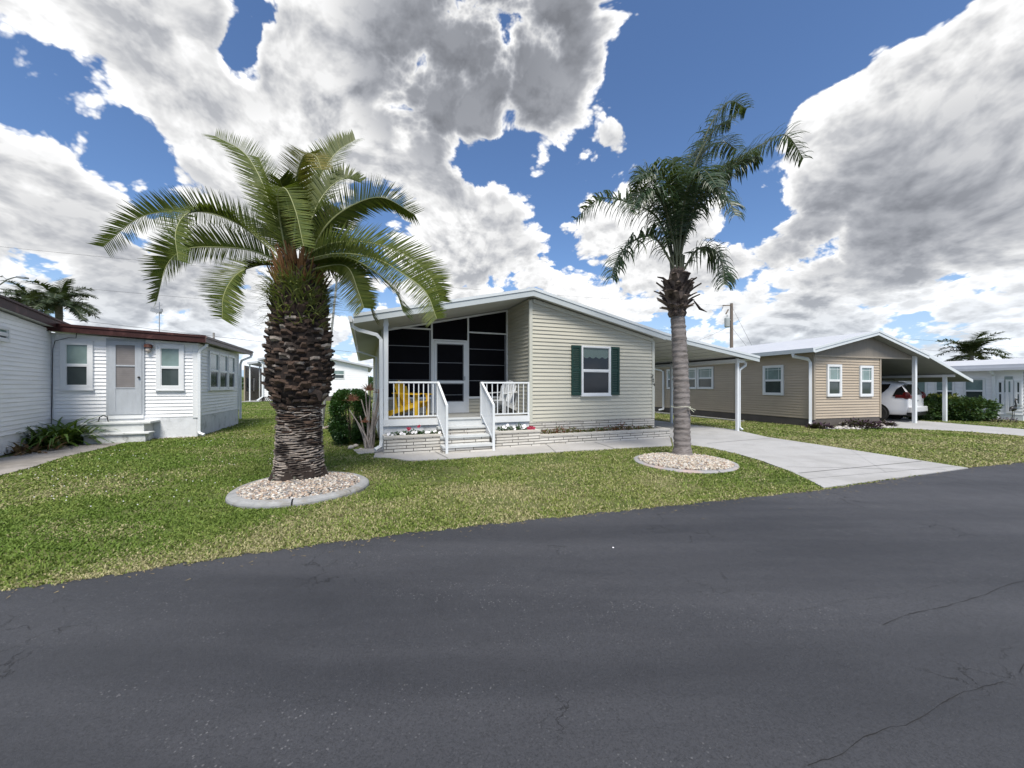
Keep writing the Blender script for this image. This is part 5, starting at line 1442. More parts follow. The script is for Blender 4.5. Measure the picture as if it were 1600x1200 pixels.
j_ = obj('driveway_joint', mb, M['joint']); tag(j_, kind='structure')
# front walk
walk = [hx(pA0 - .16, -.1), hx(pA0 - .22, -.75), gp(607, 717), gp(640, 721.3), gp(700, 718.5), gp(800, 711.8), gp(930, 703.8), gp(1050, 697.9), hx(pC1 + .035, pd + .06), hx(pC1 + .035, -.06), hx(pA0 - .1, -.06)]
mb = MB(); mb.slab(walk, -.02, .024); wk = obj('walkway', mb, M['walk']); tag(wk, kind='structure')
mb = MB(); joint(gp(700, 718), hx(sx1 - 1.25, pd + .0), z=.028); joint(gp(868, 708), hx(pB1 + .2, pd + .02), z=.028); joint(gp(960, 702.5), hx(pB1 + 1.6, pd + .02), z=.028)
j_ = obj('walkway_joint', mb, M['joint']); tag(j_, kind='structure')
# stepping slab at the downspout
mb = MB(); mb.slab([gp(552, 704), gp(600, 700), gp(607, 707), gp(560, 711)][::-1], -.01, .03); s_ = obj('splash_slab', mb, M['walk']); tag(s_, 'small flat concrete slab on the lawn under the porch downspout', 'slab')
# tan house drive
mb = MB(); a = T_.w(xE + .15, 7)[:2]
mb.slab([gp(1386, 668.6), gp(1440, 671.2), gp(1520, 675.5), gp(1600, 682), gp(1750, 694), gp(2000, 712), gp(1900, 688), gp(1700, 676.5), gp(1600, 671.2), gp(1435, 657.6), T_.w(xE + 5.4, 1.5)[:2], T_.w(xE + 5.4, 7)[:2], a], -.02, .016); d2 = obj('neighbour_driveway', mb, M['concrete']); tag(d2, kind='structure')
# old path of the bungalow
pth = [gp(207, 689.2), gp(178, 697), gp(140, 706), gp(100, 715), gp(60, 728), gp(0, 744), gp(-120, 775), gp(-160, 752), gp(-60, 729), gp(0, 717), gp(60, 706), gp(126, 691.8), gp(130, 688.5), gp(200, 688)]
mb = MB(); mb.slab(pth[::-1], -.02, .014); p_ = obj('path', mb, M['oldwalk']); tag(p_, kind='structure')

# ============================================================ GRASS
def inpoly(x, y, P):
    P = np.array(P); inside = np.zeros(len(x), bool); j = len(P) - 1
    for i in range(len(P)):
        xi, yi = P[i]; xj, yj = P[j]
        c = ((yi > y) != (yj > y)) & (x < (xj - xi) * (y - yi) / (yj - yi + 1e-12) + xi); inside ^= c; j = i
    return inside
def vnoise(x, y, s, seed=0):
    r = np.random.default_rng(seed); G = r.random((64, 64)); X = x / s; Y = y / s
    xi = np.floor(X).astype(int); yi = np.floor(Y).astype(int); fx_ = X - xi; fy_ = Y - yi
    fx_ = fx_ * fx_ * (3 - 2 * fx_); fy_ = fy_ * fy_ * (3 - 2 * fy_)
    g = lambda a, b: G[a % 64, b % 64]
    return (g(xi, yi) * (1 - fx_) + g(xi + 1, yi) * fx_) * (1 - fy_) + (g(xi, yi + 1) * (1 - fx_) + g(xi + 1, yi + 1) * fx_) * fy_
R1 = (-3.06, 5.60, .90); R2 = ((1069 - 800) / 600 * 7.55, 7.55, .95)
rect = lambda fr_, x0, x1, y0, y1: [fr_.w(x0, y0)[:2], fr_.w(x1, y0)[:2], fr_.w(x1, y1)[:2], fr_.w(x0, y1)[:2]]
excl = [drive, walk, pth, [gp(1386, 668.6), gp(1440, 671.2), gp(1520, 675.5), gp(1600, 682), gp(1750, 694), gp(1700, 676.5), gp(1600, 671.2), gp(1435, 657.6), T_.w(xE + 5.4, 1.5)[:2], T_.w(xE + 5.4, 7)[:2], a],
        rect(H, xL - .1, xR, -.3, LEN), rect(L, xc0 - 6, .02, -.02, ly1), rect(T_, 0, xE, 0, yE), rect(Rt, 0, 7, 0, yL), rect(Bk, -3, xr_, 0, 14)]
P0 = wing.p(0, 0, 0); 
excl.append([L.w(*wing.p(0, .9, 0)[:2])[:2], L.w(*wing.p(wlen, .9, 0)[:2])[:2], L.w(*wing.p(wlen, -3, 0)[:2])[:2], L.w(*wing.p(0, -3, 0)[:2])[:2]])
ex, ey = np.array([p[0] for p in er]), np.array([p[1] for p in er])
def lawn_points(n):
    """points over the visible lawn, denser close to the street"""
    t = 2.5 * (40 / 2.5) ** rng.random(n) ** 1.15
    u = rng.uniform(-1.0, 1.0, n) * np.where(t < 9, 1.95, 1.40)
    x, y = u * t, t
    ok = y > np.interp(x, ex, ey) - .012 - .018 * rng.random(n)
    for P in excl:
        ok &= ~inpoly(x, y, P)
    for cx, cy, r in (R1, R2): ok &= (x - cx) ** 2 + (y - cy) ** 2 > (r - .02) ** 2
    return x[ok], y[ok]
def make_grass(n):
    x, y = lawn_points(n)
    m = len(x)
    patch = vnoise(x, y, .9, 1) * .5 + vnoise(x, y, .35, 2) * .3 + vnoise(x, y, 2.6, 3) * .4
    thin = vnoise(x, y, .55, 5) * .6 + vnoise(x, y, .16, 6) * .4
    keep = rng.random(m) < np.clip(1.55 - 1.6 * (thin > .66) * 1.0 - .2 * patch, .25, 1)
    x, y, patch = x[keep], y[keep], patch[keep]; m = len(x)
    dist = np.hypot(x, y)
    h = rng.uniform(.011, .032, m) * (1 + .5 * (rng.random(m) < .03)) * (1 + .25 * (dist > 8))
    nearedge = (y - np.interp(x, ex, ey)) < .10
    h *= np.where(nearedge, .8, 1)
    w = (.0028 + .0007 * dist) * rng.uniform(.7, 1.3, m)
    a = rng.uniform(0, 2 * PI, m); lean = rng.uniform(.3, 1.5, m) * h
    dx, dy = np.cos(a), np.sin(a); b = rng.uniform(0, 2 * PI, m)
    sx, sy = np.cos(b) * w, np.sin(b) * w
    z = np.zeros(m)
    p0 = np.stack([x - sx, y - sy, z], 1); p1 = np.stack([x + sx, y + sy, z], 1)
    mx_, my_ = x + dx * lean * .35, y + dy * lean * .35
    p2 = np.stack([mx_ + sx * .8, my_ + sy * .8, h * .65], 1); p3 = np.stack([mx_ - sx * .8, my_ - sy * .8, h * .65], 1)
    p4 = np.stack([x + dx * lean, y + dy * lean, h * rng.uniform(.7, 1.1, m)], 1)
    V = np.stack([p0, p1, p2, p3, p4], 1).reshape(-1, 3)
    base = np.arange(m)[:, None] * 5
    Ftri = np.concatenate([base + np.array([0, 1, 2]), base + np.array([0, 2, 3]), base + np.array([3, 2, 4])], 0)
    # blade colours: fresh green, olive, straw, following soil patches
    g1 = np.array([.125, .195, .032]); g2 = np.array([.255, .285, .082]); st = np.array([.40, .37, .20]); dk = np.array([.09, .145, .030])
    left = 1 / (1 + np.exp((x + 2.2 - .12 * (y - 5)) * 1.6)) * np.clip((y - np.interp(x, ex, ey)) / 1.8, 0, 1)   # greener, better watered lawn at the left
    f = np.clip(patch * 1.2 - .22 + rng.normal(0, .16, m) - left * .28, 0, 1)[:, None]
    c = g1 * (1 - f) + g2 * f
    dry = np.clip(.12 + .6 * (patch - .5) + .9 * np.clip(vnoise(x, y, .8, 9) - .42, 0, 1) + .22 * nearedge - .24 * left, .02, .8)
    s = (rng.random(m) < dry)[:, None]; c = np.where(s, st * rng.uniform(.7, 1.15, (m, 1)), c)
    d_ = (rng.random(m) < .10)[:, None]; c = np.where(d_ & ~s, dk, c)
    c *= rng.uniform(.84, 1.16, (m, 1))
    col = np.repeat(c, 5, axis=0)
    mt = bpy.data.materials.new('grass_blade'); mt.use_nodes = True
    T = NT(mt.node_tree); T.n.clear(); at_ = T.new('ShaderNodeAttribute', attribute_name='tone')
    df = T.new('ShaderNodeBsdfPrincipled'); T.put(df.inputs['Base Color'], at_.outputs['Color']); df.inputs['Roughness'].default_value = .6; df.inputs['Specular IOR Level'].default_value = .25
    tr = T.new('ShaderNodeBsdfTranslucent'); T.put(tr.inputs[0], at_.outputs['Color'])
    mx = T.new('ShaderNodeMixShader'); mx.inputs[0].default_value = .25; out = T.new('ShaderNodeOutputMaterial')
    T.l.new(df.outputs[0], mx.inputs[1]); T.l.new(tr.outputs[0], mx.inputs[2]); T.l.new(mx.outputs[0], out.inputs[0])
    o = arr_mesh('grass', V, Ftri, mt, col=col); tag(o, 'short coarse lawn grass with straw-coloured patches', 'grass', kind='stuff')
    print('grass blades', m)
make_grass(1450000)
# clover flowers scattered in the left lawn
def clover(n=150):
    t = rng.uniform(4.6, 16, n * 3); u = rng.uniform(-1.3, -.35, n * 3); x, y = u * t, t
    k = vnoise(x, y, 1.1, 21) > .52; x, y = x[k], y[k]
    ok = y > np.interp(x, ex, ey) + .4
    for P in excl: ok &= ~inpoly(x, y, P)
    ok &= (x - R1[0]) ** 2 + (y - R1[1]) ** 2 > R1[2] ** 2; x, y = x[ok][:n], y[ok][:n]
    mb = MB()
    for a_, b_ in zip(x, y): mb.ball((a_, b_, .045 + random.random() * .02), (.008, .008, .007), 5, 3)
    o = obj('clover_blossom', mb, M['petal_w']); tag(o, 'tiny white clover blossoms scattered through the left lawn', 'flowers', kind='stuff')
clover()

# ============================================================ PEBBLES AND RINGS
def pebble_mat():
    m = bpy.data.materials.new('river_pebble'); m.use_nodes = True
    T = NT(m.node_tree); b = T.n['Principled BSDF']; at_ = T.new('ShaderNodeAttribute', attribute_name='tone'); co = T.new('ShaderNodeTexCoord').outputs['Object']
    T.put(b.inputs['Base Color'], T.mix(T.ramp(T.noise(co, 60, 3, .6), .5, .8, 0, .35), at_.outputs['Color'], (.15, .12, .1))); b.inputs['Roughness'].default_value = .7; b.inputs['Specular IOR Level'].default_value = .35; return m
M['pebble'] = pebble_mat()
ico = []
def _ico():
    import bmesh
    bm = bmesh.new(); bmesh.ops.create_icosphere(bm, subdivisions=1, radius=1); v = np.array([p.co[:] for p in bm.verts]); f = np.array([[q.index for q in fc.verts] for fc in bm.faces]); bm.free(); return v, f
IV, IF = _ico()
PAL = np.array([[.42, .37, .30], [.50, .46, .40], [.33, .25, .19], [.22, .19, .17], [.13, .13, .13], [.54, .52, .49], [.38, .29, .23], [.26, .25, .25]])
def pebbles(name, pts, size, lab, hump=None, pal=PAL, flat=.6, parent=None):
    n = len(pts); s = size * rng.uniform(.6, 1.45, n); asp = rng.uniform(.55, .85, n); a = rng.uniform(0, 2 * PI, n)
    sc_ = np.stack([s, s * asp, s * flat * rng.uniform(.7, 1.1, n)], 1)
    V = IV[None] * sc_[:, None] * (1 + rng.normal(0, .07, (n, len(IV), 1)))
    ti = rng.normal(0, .35, n); x = V[..., 0]; z = V[..., 2]; V[..., 0], V[..., 2] = x * np.cos(ti)[:, None] - z * np.sin(ti)[:, None], x * np.sin(ti)[:, None] + z * np.cos(ti)[:, None]
    x = V[..., 0].copy(); y = V[..., 1].copy(); V[..., 0] = x * np.cos(a)[:, None] - y * np.sin(a)[:, None]; V[..., 1] = x * np.sin(a)[:, None] + y * np.cos(a)[:, None]
    zz = (hump(pts) if hump is not None else np.zeros(n)) + rng.uniform(0, size * .8, n)
    V += np.stack([pts[:, 0], pts[:, 1], zz], 1)[:, None]
    Fc = (IF[None] + (np.arange(n) * len(IV))[:, None, None]).reshape(-1, 3)
    c = pal[rng.integers(0, len(pal), n)] * rng.uniform(.75, 1.15, (n, 1))
    o = arr_mesh(name, V.reshape(-1, 3), Fc, M['pebble'], smooth=True, col=np.repeat(c, len(IV), 0)); tag(o, lab, 'gravel', kind='stuff'); return o
def ring_pts(cx, cy, r, n, ir=0):
    a = rng.uniform(0, 2 * PI, n); q = np.sqrt(rng.uniform((ir / r) ** 2, 1, n)) * r; return np.stack([cx + q * np.cos(a), cy + q * np.sin(a)], 1)
def ring(cx, cy, r, lab, w=.13, h=.07, cuts=(), wob=0.02, m='concrete_curb'):
    e = tag(empty('tree_ring', (cx, cy, 0)), lab, 'edging', 'round concrete edgings of the palms')
    cuts = sorted(cuts)
    for (a0, a1) in zip(cuts, cuts[1:] + [cuts[0] + 2 * PI]):
        mb = MB(); k = max(4, int((a1 - a0) / .07)); gap = .012
        for i in range(k + 1):
            a = a0 + gap + (a1 - a0 - 2 * gap) * i / k; rr = r + wob * math.sin(3 * a + 1)
            for (q, z) in ((rr - w, -.01), (rr - w, h * .95), (rr - w * .85, h + .006), (rr - w * .3, h), (rr - .01, h * .72), (rr, h * .45), (rr, -.01)):
                mb.v.append((q * math.cos(a), q * math.sin(a), z))
        for i in range(k):
            for j in range(6): mb.f.append((i * 7 + j, i * 7 + j + 1, (i + 1) * 7 + j + 1, (i + 1) * 7 + j)); mb.m.append(0)
        mb.f.append(tuple(range(6, -1, -1))); mb.f.append(tuple(k * 7 + j for j in range(7))); mb.m += [0, 0]
        obj('curb_segment', mb, M[m], e)
M['pinkcurb'] = mat('faded_pink_concrete', (0.36, 0.29, 0.27), 0.9, 0.15, 5, bump=.4, bs=50, col2=(0.27, 0.27, 0.28), c2s=1.2, c2t=(.42, .52))
ring(*R1, 'round grey concrete edging full of pebbles around the fat palm', w=.14, h=.075, cuts=(-2.5, -1.2, -.35, 1.2, 2.6))
ring(*R2, 'flat pinkish grey concrete edging around the slender palm', w=.13, h=.035, cuts=(-1.35, -.62, .9, 2.8), m='pinkcurb')
mound = lambda c, r, hh: (lambda P: np.clip(1 - ((P[:, 0] - c[0]) ** 2 + (P[:, 1] - c[1]) ** 2) / r ** 2, 0, 1) * hh)
mb = MB(); mb.lathe([(R1[2] - .13, .03), (.6, .05), (.4, .09), (.05, .10)], 32, (R1[0], R1[1], 0)); o = obj('pebble_bed_soil', mb, M['soil']); tag(o, kind='structure')
mb = MB(); mb.lathe([(R2[2] - .12, .012), (.7, .045), (.4, .07), (.05, .08)], 32, (R2[0], R2[1], 0)); o = obj('pebble_bed_soil', mb, M['soil']); tag(o, kind='structure')
pebbles('pebbles', ring_pts(R1[0], R1[1], R1[2] - .12, 5200), .021, 'mixed cream and grey river pebbles inside the edging of the fat palm', lambda P: .045 + mound(R1, R1[2], .06)(P))
pebbles('pebbles', ring_pts(R2[0], R2[1], R2[2] - .10, 4600), .022, 'mixed cream river pebbles inside the edging of the slender palm', lambda P: .03 + mound(R2, R2[2], .05)(P), pal=PAL[[0, 1, 5, 6, 1, 2, 0, 7]])
WP = np.array([[.62, .61, .60], [.50, .49, .48], [.38, .36, .34], [.22, .20, .19]])
def strip_pts(P, n, w):
    P = [gp(*p) for p in P]; out = []
    for _ in range(n):
        i = random.randrange(len(P) - 1); t = random.random(); o_ = random.uniform(-w, w)
        out.append((P[i][0] + (P[i + 1][0] - P[i][0]) * t, P[i][1] + (P[i + 1][1] - P[i][1]) * t + o_))
    return np.array(out)
pebbles('gravel_strip', strip_pts([(0, 708), (40, 702), (85, 696), (128, 689)], 900, .22), .035, 'strip of white stones between the strap-leaved plants and the path', pal=WP)
pebbles('gravel_strip', strip_pts([(212, 686), (250, 685), (300, 683.5)], 500, .10), .025, 'thin strip of white gravel along the bungalow foundation', pal=WP)
pebbles('gravel_strip', strip_pts([(1283, 670), (1330, 670), (1388, 667)], 420, .28), .05, 'bed of small pale stones under the tan house windows', pal=WP * .9)
pebbles('gravel_strip', strip_pts([(500, 672), (518, 668)], 160, .4), .06, 'small patch of stones at the foot of the leaning pole', pal=PAL)
for px, py, r, lab in ((549, 702, .09, 'tan stone in front of the bare-stemmed shrub'), (556, 699, .08, 'tan rounded stone behind another at the bare-stemmed shrub'), (564, 704, .06, 'small flat stone right of the two tan stones at the shrub')):
    x, y = gp(px, py); rock(x, y, r, lab, 'stones at the foot of the bare-stemmed shrub')
x, y = gp(958, 857); mb = MB(); mb.ball((0, 0, .005), (.010, .008, .005), 8, 5, .1); o = obj('pebble', mb, M['petal_w']); o.location = (x, y, .004); tag(o, 'single tiny white pebble lying on the dark road', 'pebble')

# ============================================================ PALMS
def spline(P, n):
    """Catmull-Rom through 3D points, n+1 samples"""
    P = [Vector(p) for p in P]; P = [P[0] * 2 - P[1]] + P + [P[-1] * 2 - P[-2]]
    out = []; m = len(P) - 3
    for i in range(n + 1):
        t = i / n * m; k = min(int(t), m - 1); f = t - k; a, b, c, d = P[k:k + 4]
        out.append(.5 * ((2 * b) + (c - a) * f + (2 * a - 5 * b + 4 * c - d) * f * f + (3 * b - a - 3 * c + d) * f ** 3))
    return out
def frond(parent, name, P, m_leaf, m_rachis, nl=52, ll=.42, lw=.012, start=.12, vlift=.35, fwd=.65, droop=.25, r0=.022, plumose=0.0, seg=3, ragged=.1, tipf=.35, twist=0.0):
    """one pinnate leaf: a tapering rachis with two combs of pointed leaflets"""
    pts = spline(P, 26); L_ = sum((b - a).length for a, b in zip(pts, pts[1:]))
    mb = MB(); mb.mi = 1
    mb.tube(pts, [r0 * (1 - .85 * i / 26) for i in range(27)], 5)
    mb.mi = 0
    for i in range(nl):
        t = start + (1 - start) * (i + .5) / nl; q = t * 26; k = min(int(q), 25); c = pts[k].lerp(pts[k + 1], q - k)
        tg = (pts[min(k + 1, 26)] - pts[max(k - 1, 0)]).normalized()
        sd = tg.cross(Vector((0, 0, 1)))
        if sd.length < .15: sd = tg.cross(Vector((0, 1, 0)))
        sd.normalize(); up = sd.cross(tg).normalized()
        if twist:      # the leaf rolls about its own midrib
            sd, up = (sd * math.cos(twist) + up * math.sin(twist)).normalized(), (up * math.cos(twist) - sd * math.sin(twist)).normalized()
        env = min(1, (t - start) * 5 + .35) * (1 - tipf * max(0, (t - .45) / .55) ** 1.6 * 1.4)
        env = max(env, .25)
        for s_ in (-1, 1):
            vl = vlift + random.uniform(-.12, .12) + plumose * random.uniform(-1, 1); fw = fwd * (.75 + .6 * t) + random.uniform(-ragged, ragged)
            d = (sd * s_ + up * vl + tg * fw).normalized(); l = ll * env * random.uniform(.88, 1.08)
            p = c.copy(); wv = d.cross(up if abs(d.dot(up)) < .9 else tg).normalized()
            wv = (tg - d * tg.dot(d)).normalized() * .85 + wv * .3
            prev = None; dd = d.copy()
            for j in range(seg + 1):
                w_ = lw * (1.0 if j < seg else .08) * (1 - .35 * j / seg) * (.75 if j == 0 else 1)
                a, b = p - wv * w_, p + wv * w_
                if prev: mb.face([prev[0], prev[1], b, a])
                prev = (a, b)
                p = p + dd * (l / seg); dd = (dd + Vector((0, 0, -droop * (j + 1) * random.uniform(.7, 1.2)))).normalized()
    return obj(name, mb, [m_leaf, m_rachis], parent)

M['px_leaf'] = leaf_mat('date_palm_leaf', (0.030, 0.054, 0.008), (0.098, 0.115, 0.018), 0.5, 0.20, 1.2, spec=.22)
M['px_leaf_y'] = leaf_mat('yellowing_palm_leaf', (0.06, 0.065, 0.008), (0.17, 0.135, 0.016), 0.5, 0.15, 1.2, spec=.22)
M['px_rachis'] = mat('pale_rachis', (0.22, 0.24, 0.10), .5, .1)
M['bark'] = mat('palm_boot', (0.085, 0.055, 0.040), .95, .45, 9, bump=.8, bs=40, col2=(0.022, 0.013, 0.010), c2s=5)
M['bark_pale'] = mat('palm_ring_edge', (0.33, 0.285, 0.25), .95, .3, 6, bump=.8, bs=45, col2=(0.045, 0.033, 0.027), c2s=3.5, c2t=(.46, .60))
M['bark_core'] = mat('palm_fibre', (0.020, 0.013, 0.010), .98, .4, 12, bump=.9, bs=60)
M['lichen'] = mat('mossy_bark', (0.075, 0.065, 0.055), .95, .3, 8, bump=.9, bs=30, col2=(0.17, 0.20, 0.15), c2s=4, c2t=(.48, .6))
# --- date palm
PX, PY = (468 - 800) / 600 * 6.0, 6.0
dp = tag(empty('date_palm', (PX, PY, 0)), 'fat-trunked date palm with ferny green-brown crown base in the left front lawn', 'palm tree')
def dz(py): return EYE + (HZ - py) / F * PY
prof = [(.42, .05), (.39, .12), (.35, .25), (.335, .45), (.325, .7), (.315, .95), (.315, 1.18), (.345, 1.30), (.41, 1.40), (.45, 1.55), (.465, 1.80), (.455, 2.1), (.43, 2.35), (.39, 2.55), (.37, 2.75), (.36, 2.92), (.31, 3.08), (.27, 3.25), (.16, 3.42)]
def pr(z):
    for (r0, z0), (r1, z1) in zip(prof, prof[1:]):
        if z <= z1: return r0 + (r1 - r0) * max(0, (z - z0)) / (z1 - z0)
    return prof[-1][0]
mb = MB(); mb.mi = 2; 
mb.lathe([(r * (.93 if z > .3 else 1), z) for r, z in prof], 40, fn=lambda a, z, i: (.02 * math.sin(5 * a + i) if z > 1.2 else (.035 * math.sin(7 * a) * max(0, .3 - z) / .3)))
def boot(mb, a, z, r, w, h, out, up, thick, mi):
    """one leaf-base scar: a wedge lip standing out from the trunk"""
    mb.mi = mi; ca, sa = math.cos(a), math.sin(a); rad = Vector((ca, sa, 0)); tan = Vector((-sa, ca, 0)); zz = Vector((0, 0, 1))
    c = rad * r + zz * z; sk = zz * random.uniform(-.3, .3) * w * .3
    A = c - tan * w / 2 - rad * .02 - sk; B = c + tan * w / 2 - rad * .02 + sk; tip = c + rad * out + zz * up + tan * random.uniform(-.15, .15) * w
    t1 = tip - tan * w * .22; t2 = tip + tan * w * .22; dn = zz * (-h)
    mb.face([A, B, t2, t1]); mb.face([A + dn, t1 - zz * thick, t2 - zz * thick, B + dn]); mb.face([t1, t2, t2 - zz * thick, t1 - zz * thick]); mb.face([A, t1, t1 - zz * thick, A + dn]); mb.face([B, B + dn, t2 - zz * thick, t2])
z = .14; row = 0
while z < 1.22:
    n = 13; 
    for k in range(n):
        a = 2 * PI * (k + (row % 2) * .5 + random.uniform(-.12, .12)) / n + row * .13
        boot(mb, a, z + random.uniform(-.008, .008), pr(z) * .955, 2 * PI * pr(z) / n * 1.15, .018, random.uniform(.012, .035), random.uniform(-.004, .010), .010, 3 if random.random() < .80 + (.15 if z < .8 else -.15) else 0)
    z += .030 + random.uniform(-.003, .003); row += 1
z = 1.20
while z < 2.62:
    n = 21; 
    for k in range(n):
        a = 2 * PI * (k + (row % 2) * .5 + random.uniform(-.2, .2)) / n; s_ = random.uniform(.55, 1.35)
        if random.random() < .03: continue
        boot(mb, a, z + random.uniform(-.04, .04), pr(z) * random.uniform(.91, .96), .155 * s_, .05, random.uniform(.02, .08), random.uniform(.0, .05), .03 * s_, 3 if random.random() < .07 + .10 * (z > 1.75) else (0 if random.random() < .7 else 2))
    z += .062; row += 1
while z < 3.36:
    for k in range(12):
        a = random.uniform(0, 2 * PI); boot(mb, a, z, pr(z) * .9, .10, .08, random.uniform(.05, .10), random.uniform(.05, .14), .03, 0)
    z += .055
obj('trunk', mb, [M['bark'], M['px_rachis'], M['bark_core'], M['bark_pale']], dp)
mb = MB(); 
for k in range(90):
    a = random.uniform(2.2, 5.2); z = random.uniform(.03, .26); boot(mb, a, z, pr(max(z, .06)) * .97 + .0, random.uniform(.03, .09), .05, random.uniform(.01, .03), random.uniform(-.02, .02), .03, 0)
obj('root_flare', mb, M['lichen'], dp)
# a hanging old leaf base at the bulge and a pale strap
mb = MB(); mb.tube([(.36, -.20, 1.40), (.44, -.25, 1.38), (.47, -.30, 1.28)], [.07, .05, .015], 6); obj('old_leaf_base', mb, M['bark_core'], dp)
mb = MB(); mb.tube([(.02, -.345, .985), (.16, -.30, 1.03), (.28, -.19, 1.09)], .007, 5); obj('strap', mb, M['bark_pale'], dp)
def zp(pts, sc_, ox, oy, t0, t1, tw, root=None):
    """photo points -> 3D, distance running from t0 to t1"""
    out = []; n = len(pts)
    for i, (x, y) in enumerate(pts):
        f = i / (n - 1); t = t0 + (t1 - t0) * f ** 1.2; out.append(Vector(at(ox + x / sc_, oy + y / sc_, t)) - Vector(tw))
    return out
FR = [  # zoomed photo outline points, distance change to the tip, kind
    ([(900, 600), (830, 440), (770, 270), (690, 140), (560, 65)], .5, 0), ([(890, 610), (740, 500), (560, 415), (390, 400), (220, 430), (60, 560)], .0, 0), ([(880, 620), (700, 480), (560, 410), (440, 410), (385, 490), (395, 620)], -1.5, 0),
    ([(880, 630), (720, 575), (560, 560), (430, 570), (345, 640), (300, 800)], -.5, 0), ([(880, 640), (760, 640), (660, 680), (600, 770), (592, 880)], -1.0, 0), ([(925, 600), (920, 420), (925, 250), (960, 150), (1010, 155), (1035, 215)], -1.6, 1),
    ([(930, 600), (980, 420), (1030, 250), (1100, 140), (1185, 80)], .7, 0), ([(940, 600), (990, 440), (1050, 320), (1130, 255), (1205, 270)], .5, 0), ([(950, 600), (1060, 460), (1180, 370), (1310, 340), (1450, 415)], .2, 0),
    ([(955, 610), (1080, 545), (1240, 540), (1400, 590), (1520, 690), (1565, 800)], -.6, 0), ([(955, 625), (1100, 590), (1270, 610), (1400, 680), (1500, 760), (1550, 880)], -1.3, 0), ([(1000, 640), (1090, 665), (1180, 720), (1240, 800), (1270, 880)], .6, 1),
    ([(960, 630), (1120, 600), (1260, 660), (1360, 750), (1400, 850)], -.9, 0), ([(900, 600), (850, 440), (840, 320), (875, 300), (920, 400), (955, 555)], -2.0, 1), ([(905, 590), (860, 430), (800, 270), (755, 160)], 1.0, 0),
    ([(960, 600), (1060, 470), (1130, 420), (1155, 470)], 1.2, 1), ([(950, 600), (1000, 500), (1060, 420), (1100, 400), (1180, 430)], 1.2, 0),
    ([(900, 590), (800, 480), (700, 420), (600, 400)], 1.5, 0), ([(960, 610), (1100, 570), (1220, 590), (1330, 650)], 1.6, 0), 
    ([(920, 590), (900, 470), (880, 360), (850, 260)], -.7, 0), ([(1010, 660), (1100, 640), (1160, 660), (1200, 760), (1225, 830)], -.4, 1)]
for i, (pts, dy, kind) in enumerate(FR):
    P = zp(pts, 2.857, 140, 190, 6.0 - .0, 6.0 + dy, (PX, PY, 0))
    P[0] = Vector((max(-.22, min(.22, P[0].x)), P[0].y * .2 + (.12 if dy > 0 else -.12), P[0].z - .05))
    frond(dp, 'frond', P, M['px_leaf_y'] if kind and i in (5, 11, 15) else M['px_leaf'], M['px_rachis'], nl=124, ll=(.41 if i not in (2, 5, 13) else .30), lw=.0125, vlift=.38 if kind == 0 else .2, fwd=.62, droop=.05, r0=.015, seg=2, start=.05, twist=(.85 if (P[-1].x < P[0].x) != (i in (1, 3, 8, 12)) else -.85) * min(1, abs(P[-1].x - P[0].x) / .6) * (1 if i not in (2, 5, 13) else .3))
# short new inflorescence stubs / orange leaf bases
mb = MB()
for _ in range(170):
    a = random.uniform(0, 2 * PI); z = random.uniform(2.98, 3.42); r = pr(z) * random.uniform(.6, .95); q = random.uniform(.06, .2); mb.tube([(r * math.cos(a), r * math.sin(a), z), ((r + q * .5) * math.cos(a), (r + q * .5) * math.sin(a), z + random.uniform(.06, .18)), ((r + q) * math.cos(a), (r + q) * math.sin(a), z + random.uniform(.12, .34))], [.026, .018, .006], 5)
obj('leaf_base', mb, mat('orange_leaf_base', (0.16, 0.075, 0.022), .8, .4, 9), dp)
# ferns living on the upper trunk
M['fern'] = leaf_mat('trunk_fern', (0.055, 0.090, 0.018), (0.27, 0.28, 0.09), .55, .2, 6)
mb = MB()
for _ in range(1150):
    a = random.uniform(PI * .8, PI * 2.2) if random.random() < .85 else random.uniform(0, PI); z = 2.36 + (3.12 - 2.36) * random.random() ** .75; r = pr(z) * .98
    if math.sin(a * 5 + z * 9) + math.sin(a * 11 - z * 13) < -.5: continue
    o_ = Vector((math.cos(a), math.sin(a), 0)); p = o_ * r + Vector((0, 0, z)); ta = Vector((-o_.y, o_.x, 0)); e_ = random.uniform(.1, 1.35); l = random.uniform(.12, .38) * (1.15 if z > 2.6 else .8); w_ = random.uniform(.007, .016)
    d = (o_ * math.cos(e_) + Vector((0, 0, math.sin(e_))) + ta * random.uniform(-.7, .7)).normalized()
    prev = None
    for j in range(4):
        ww = w_ * (1 - (j / 3) ** 2 * .9); a1, b1 = p - ta * ww, p + ta * ww
        if prev: mb.face([prev[0], prev[1], b1, a1])
        prev = (a1, b1); p = p + d * (l / 3); d = (d + Vector((0, 0, -.38)) * random.uniform(.5, 1.4)).normalized()
fn_ = obj('fern', mb, [M['fern']]); fn_.location = (PX, PY, 0); tag(fn_, 'olive green fern fringe growing on the top of the fat palm trunk', 'fern')
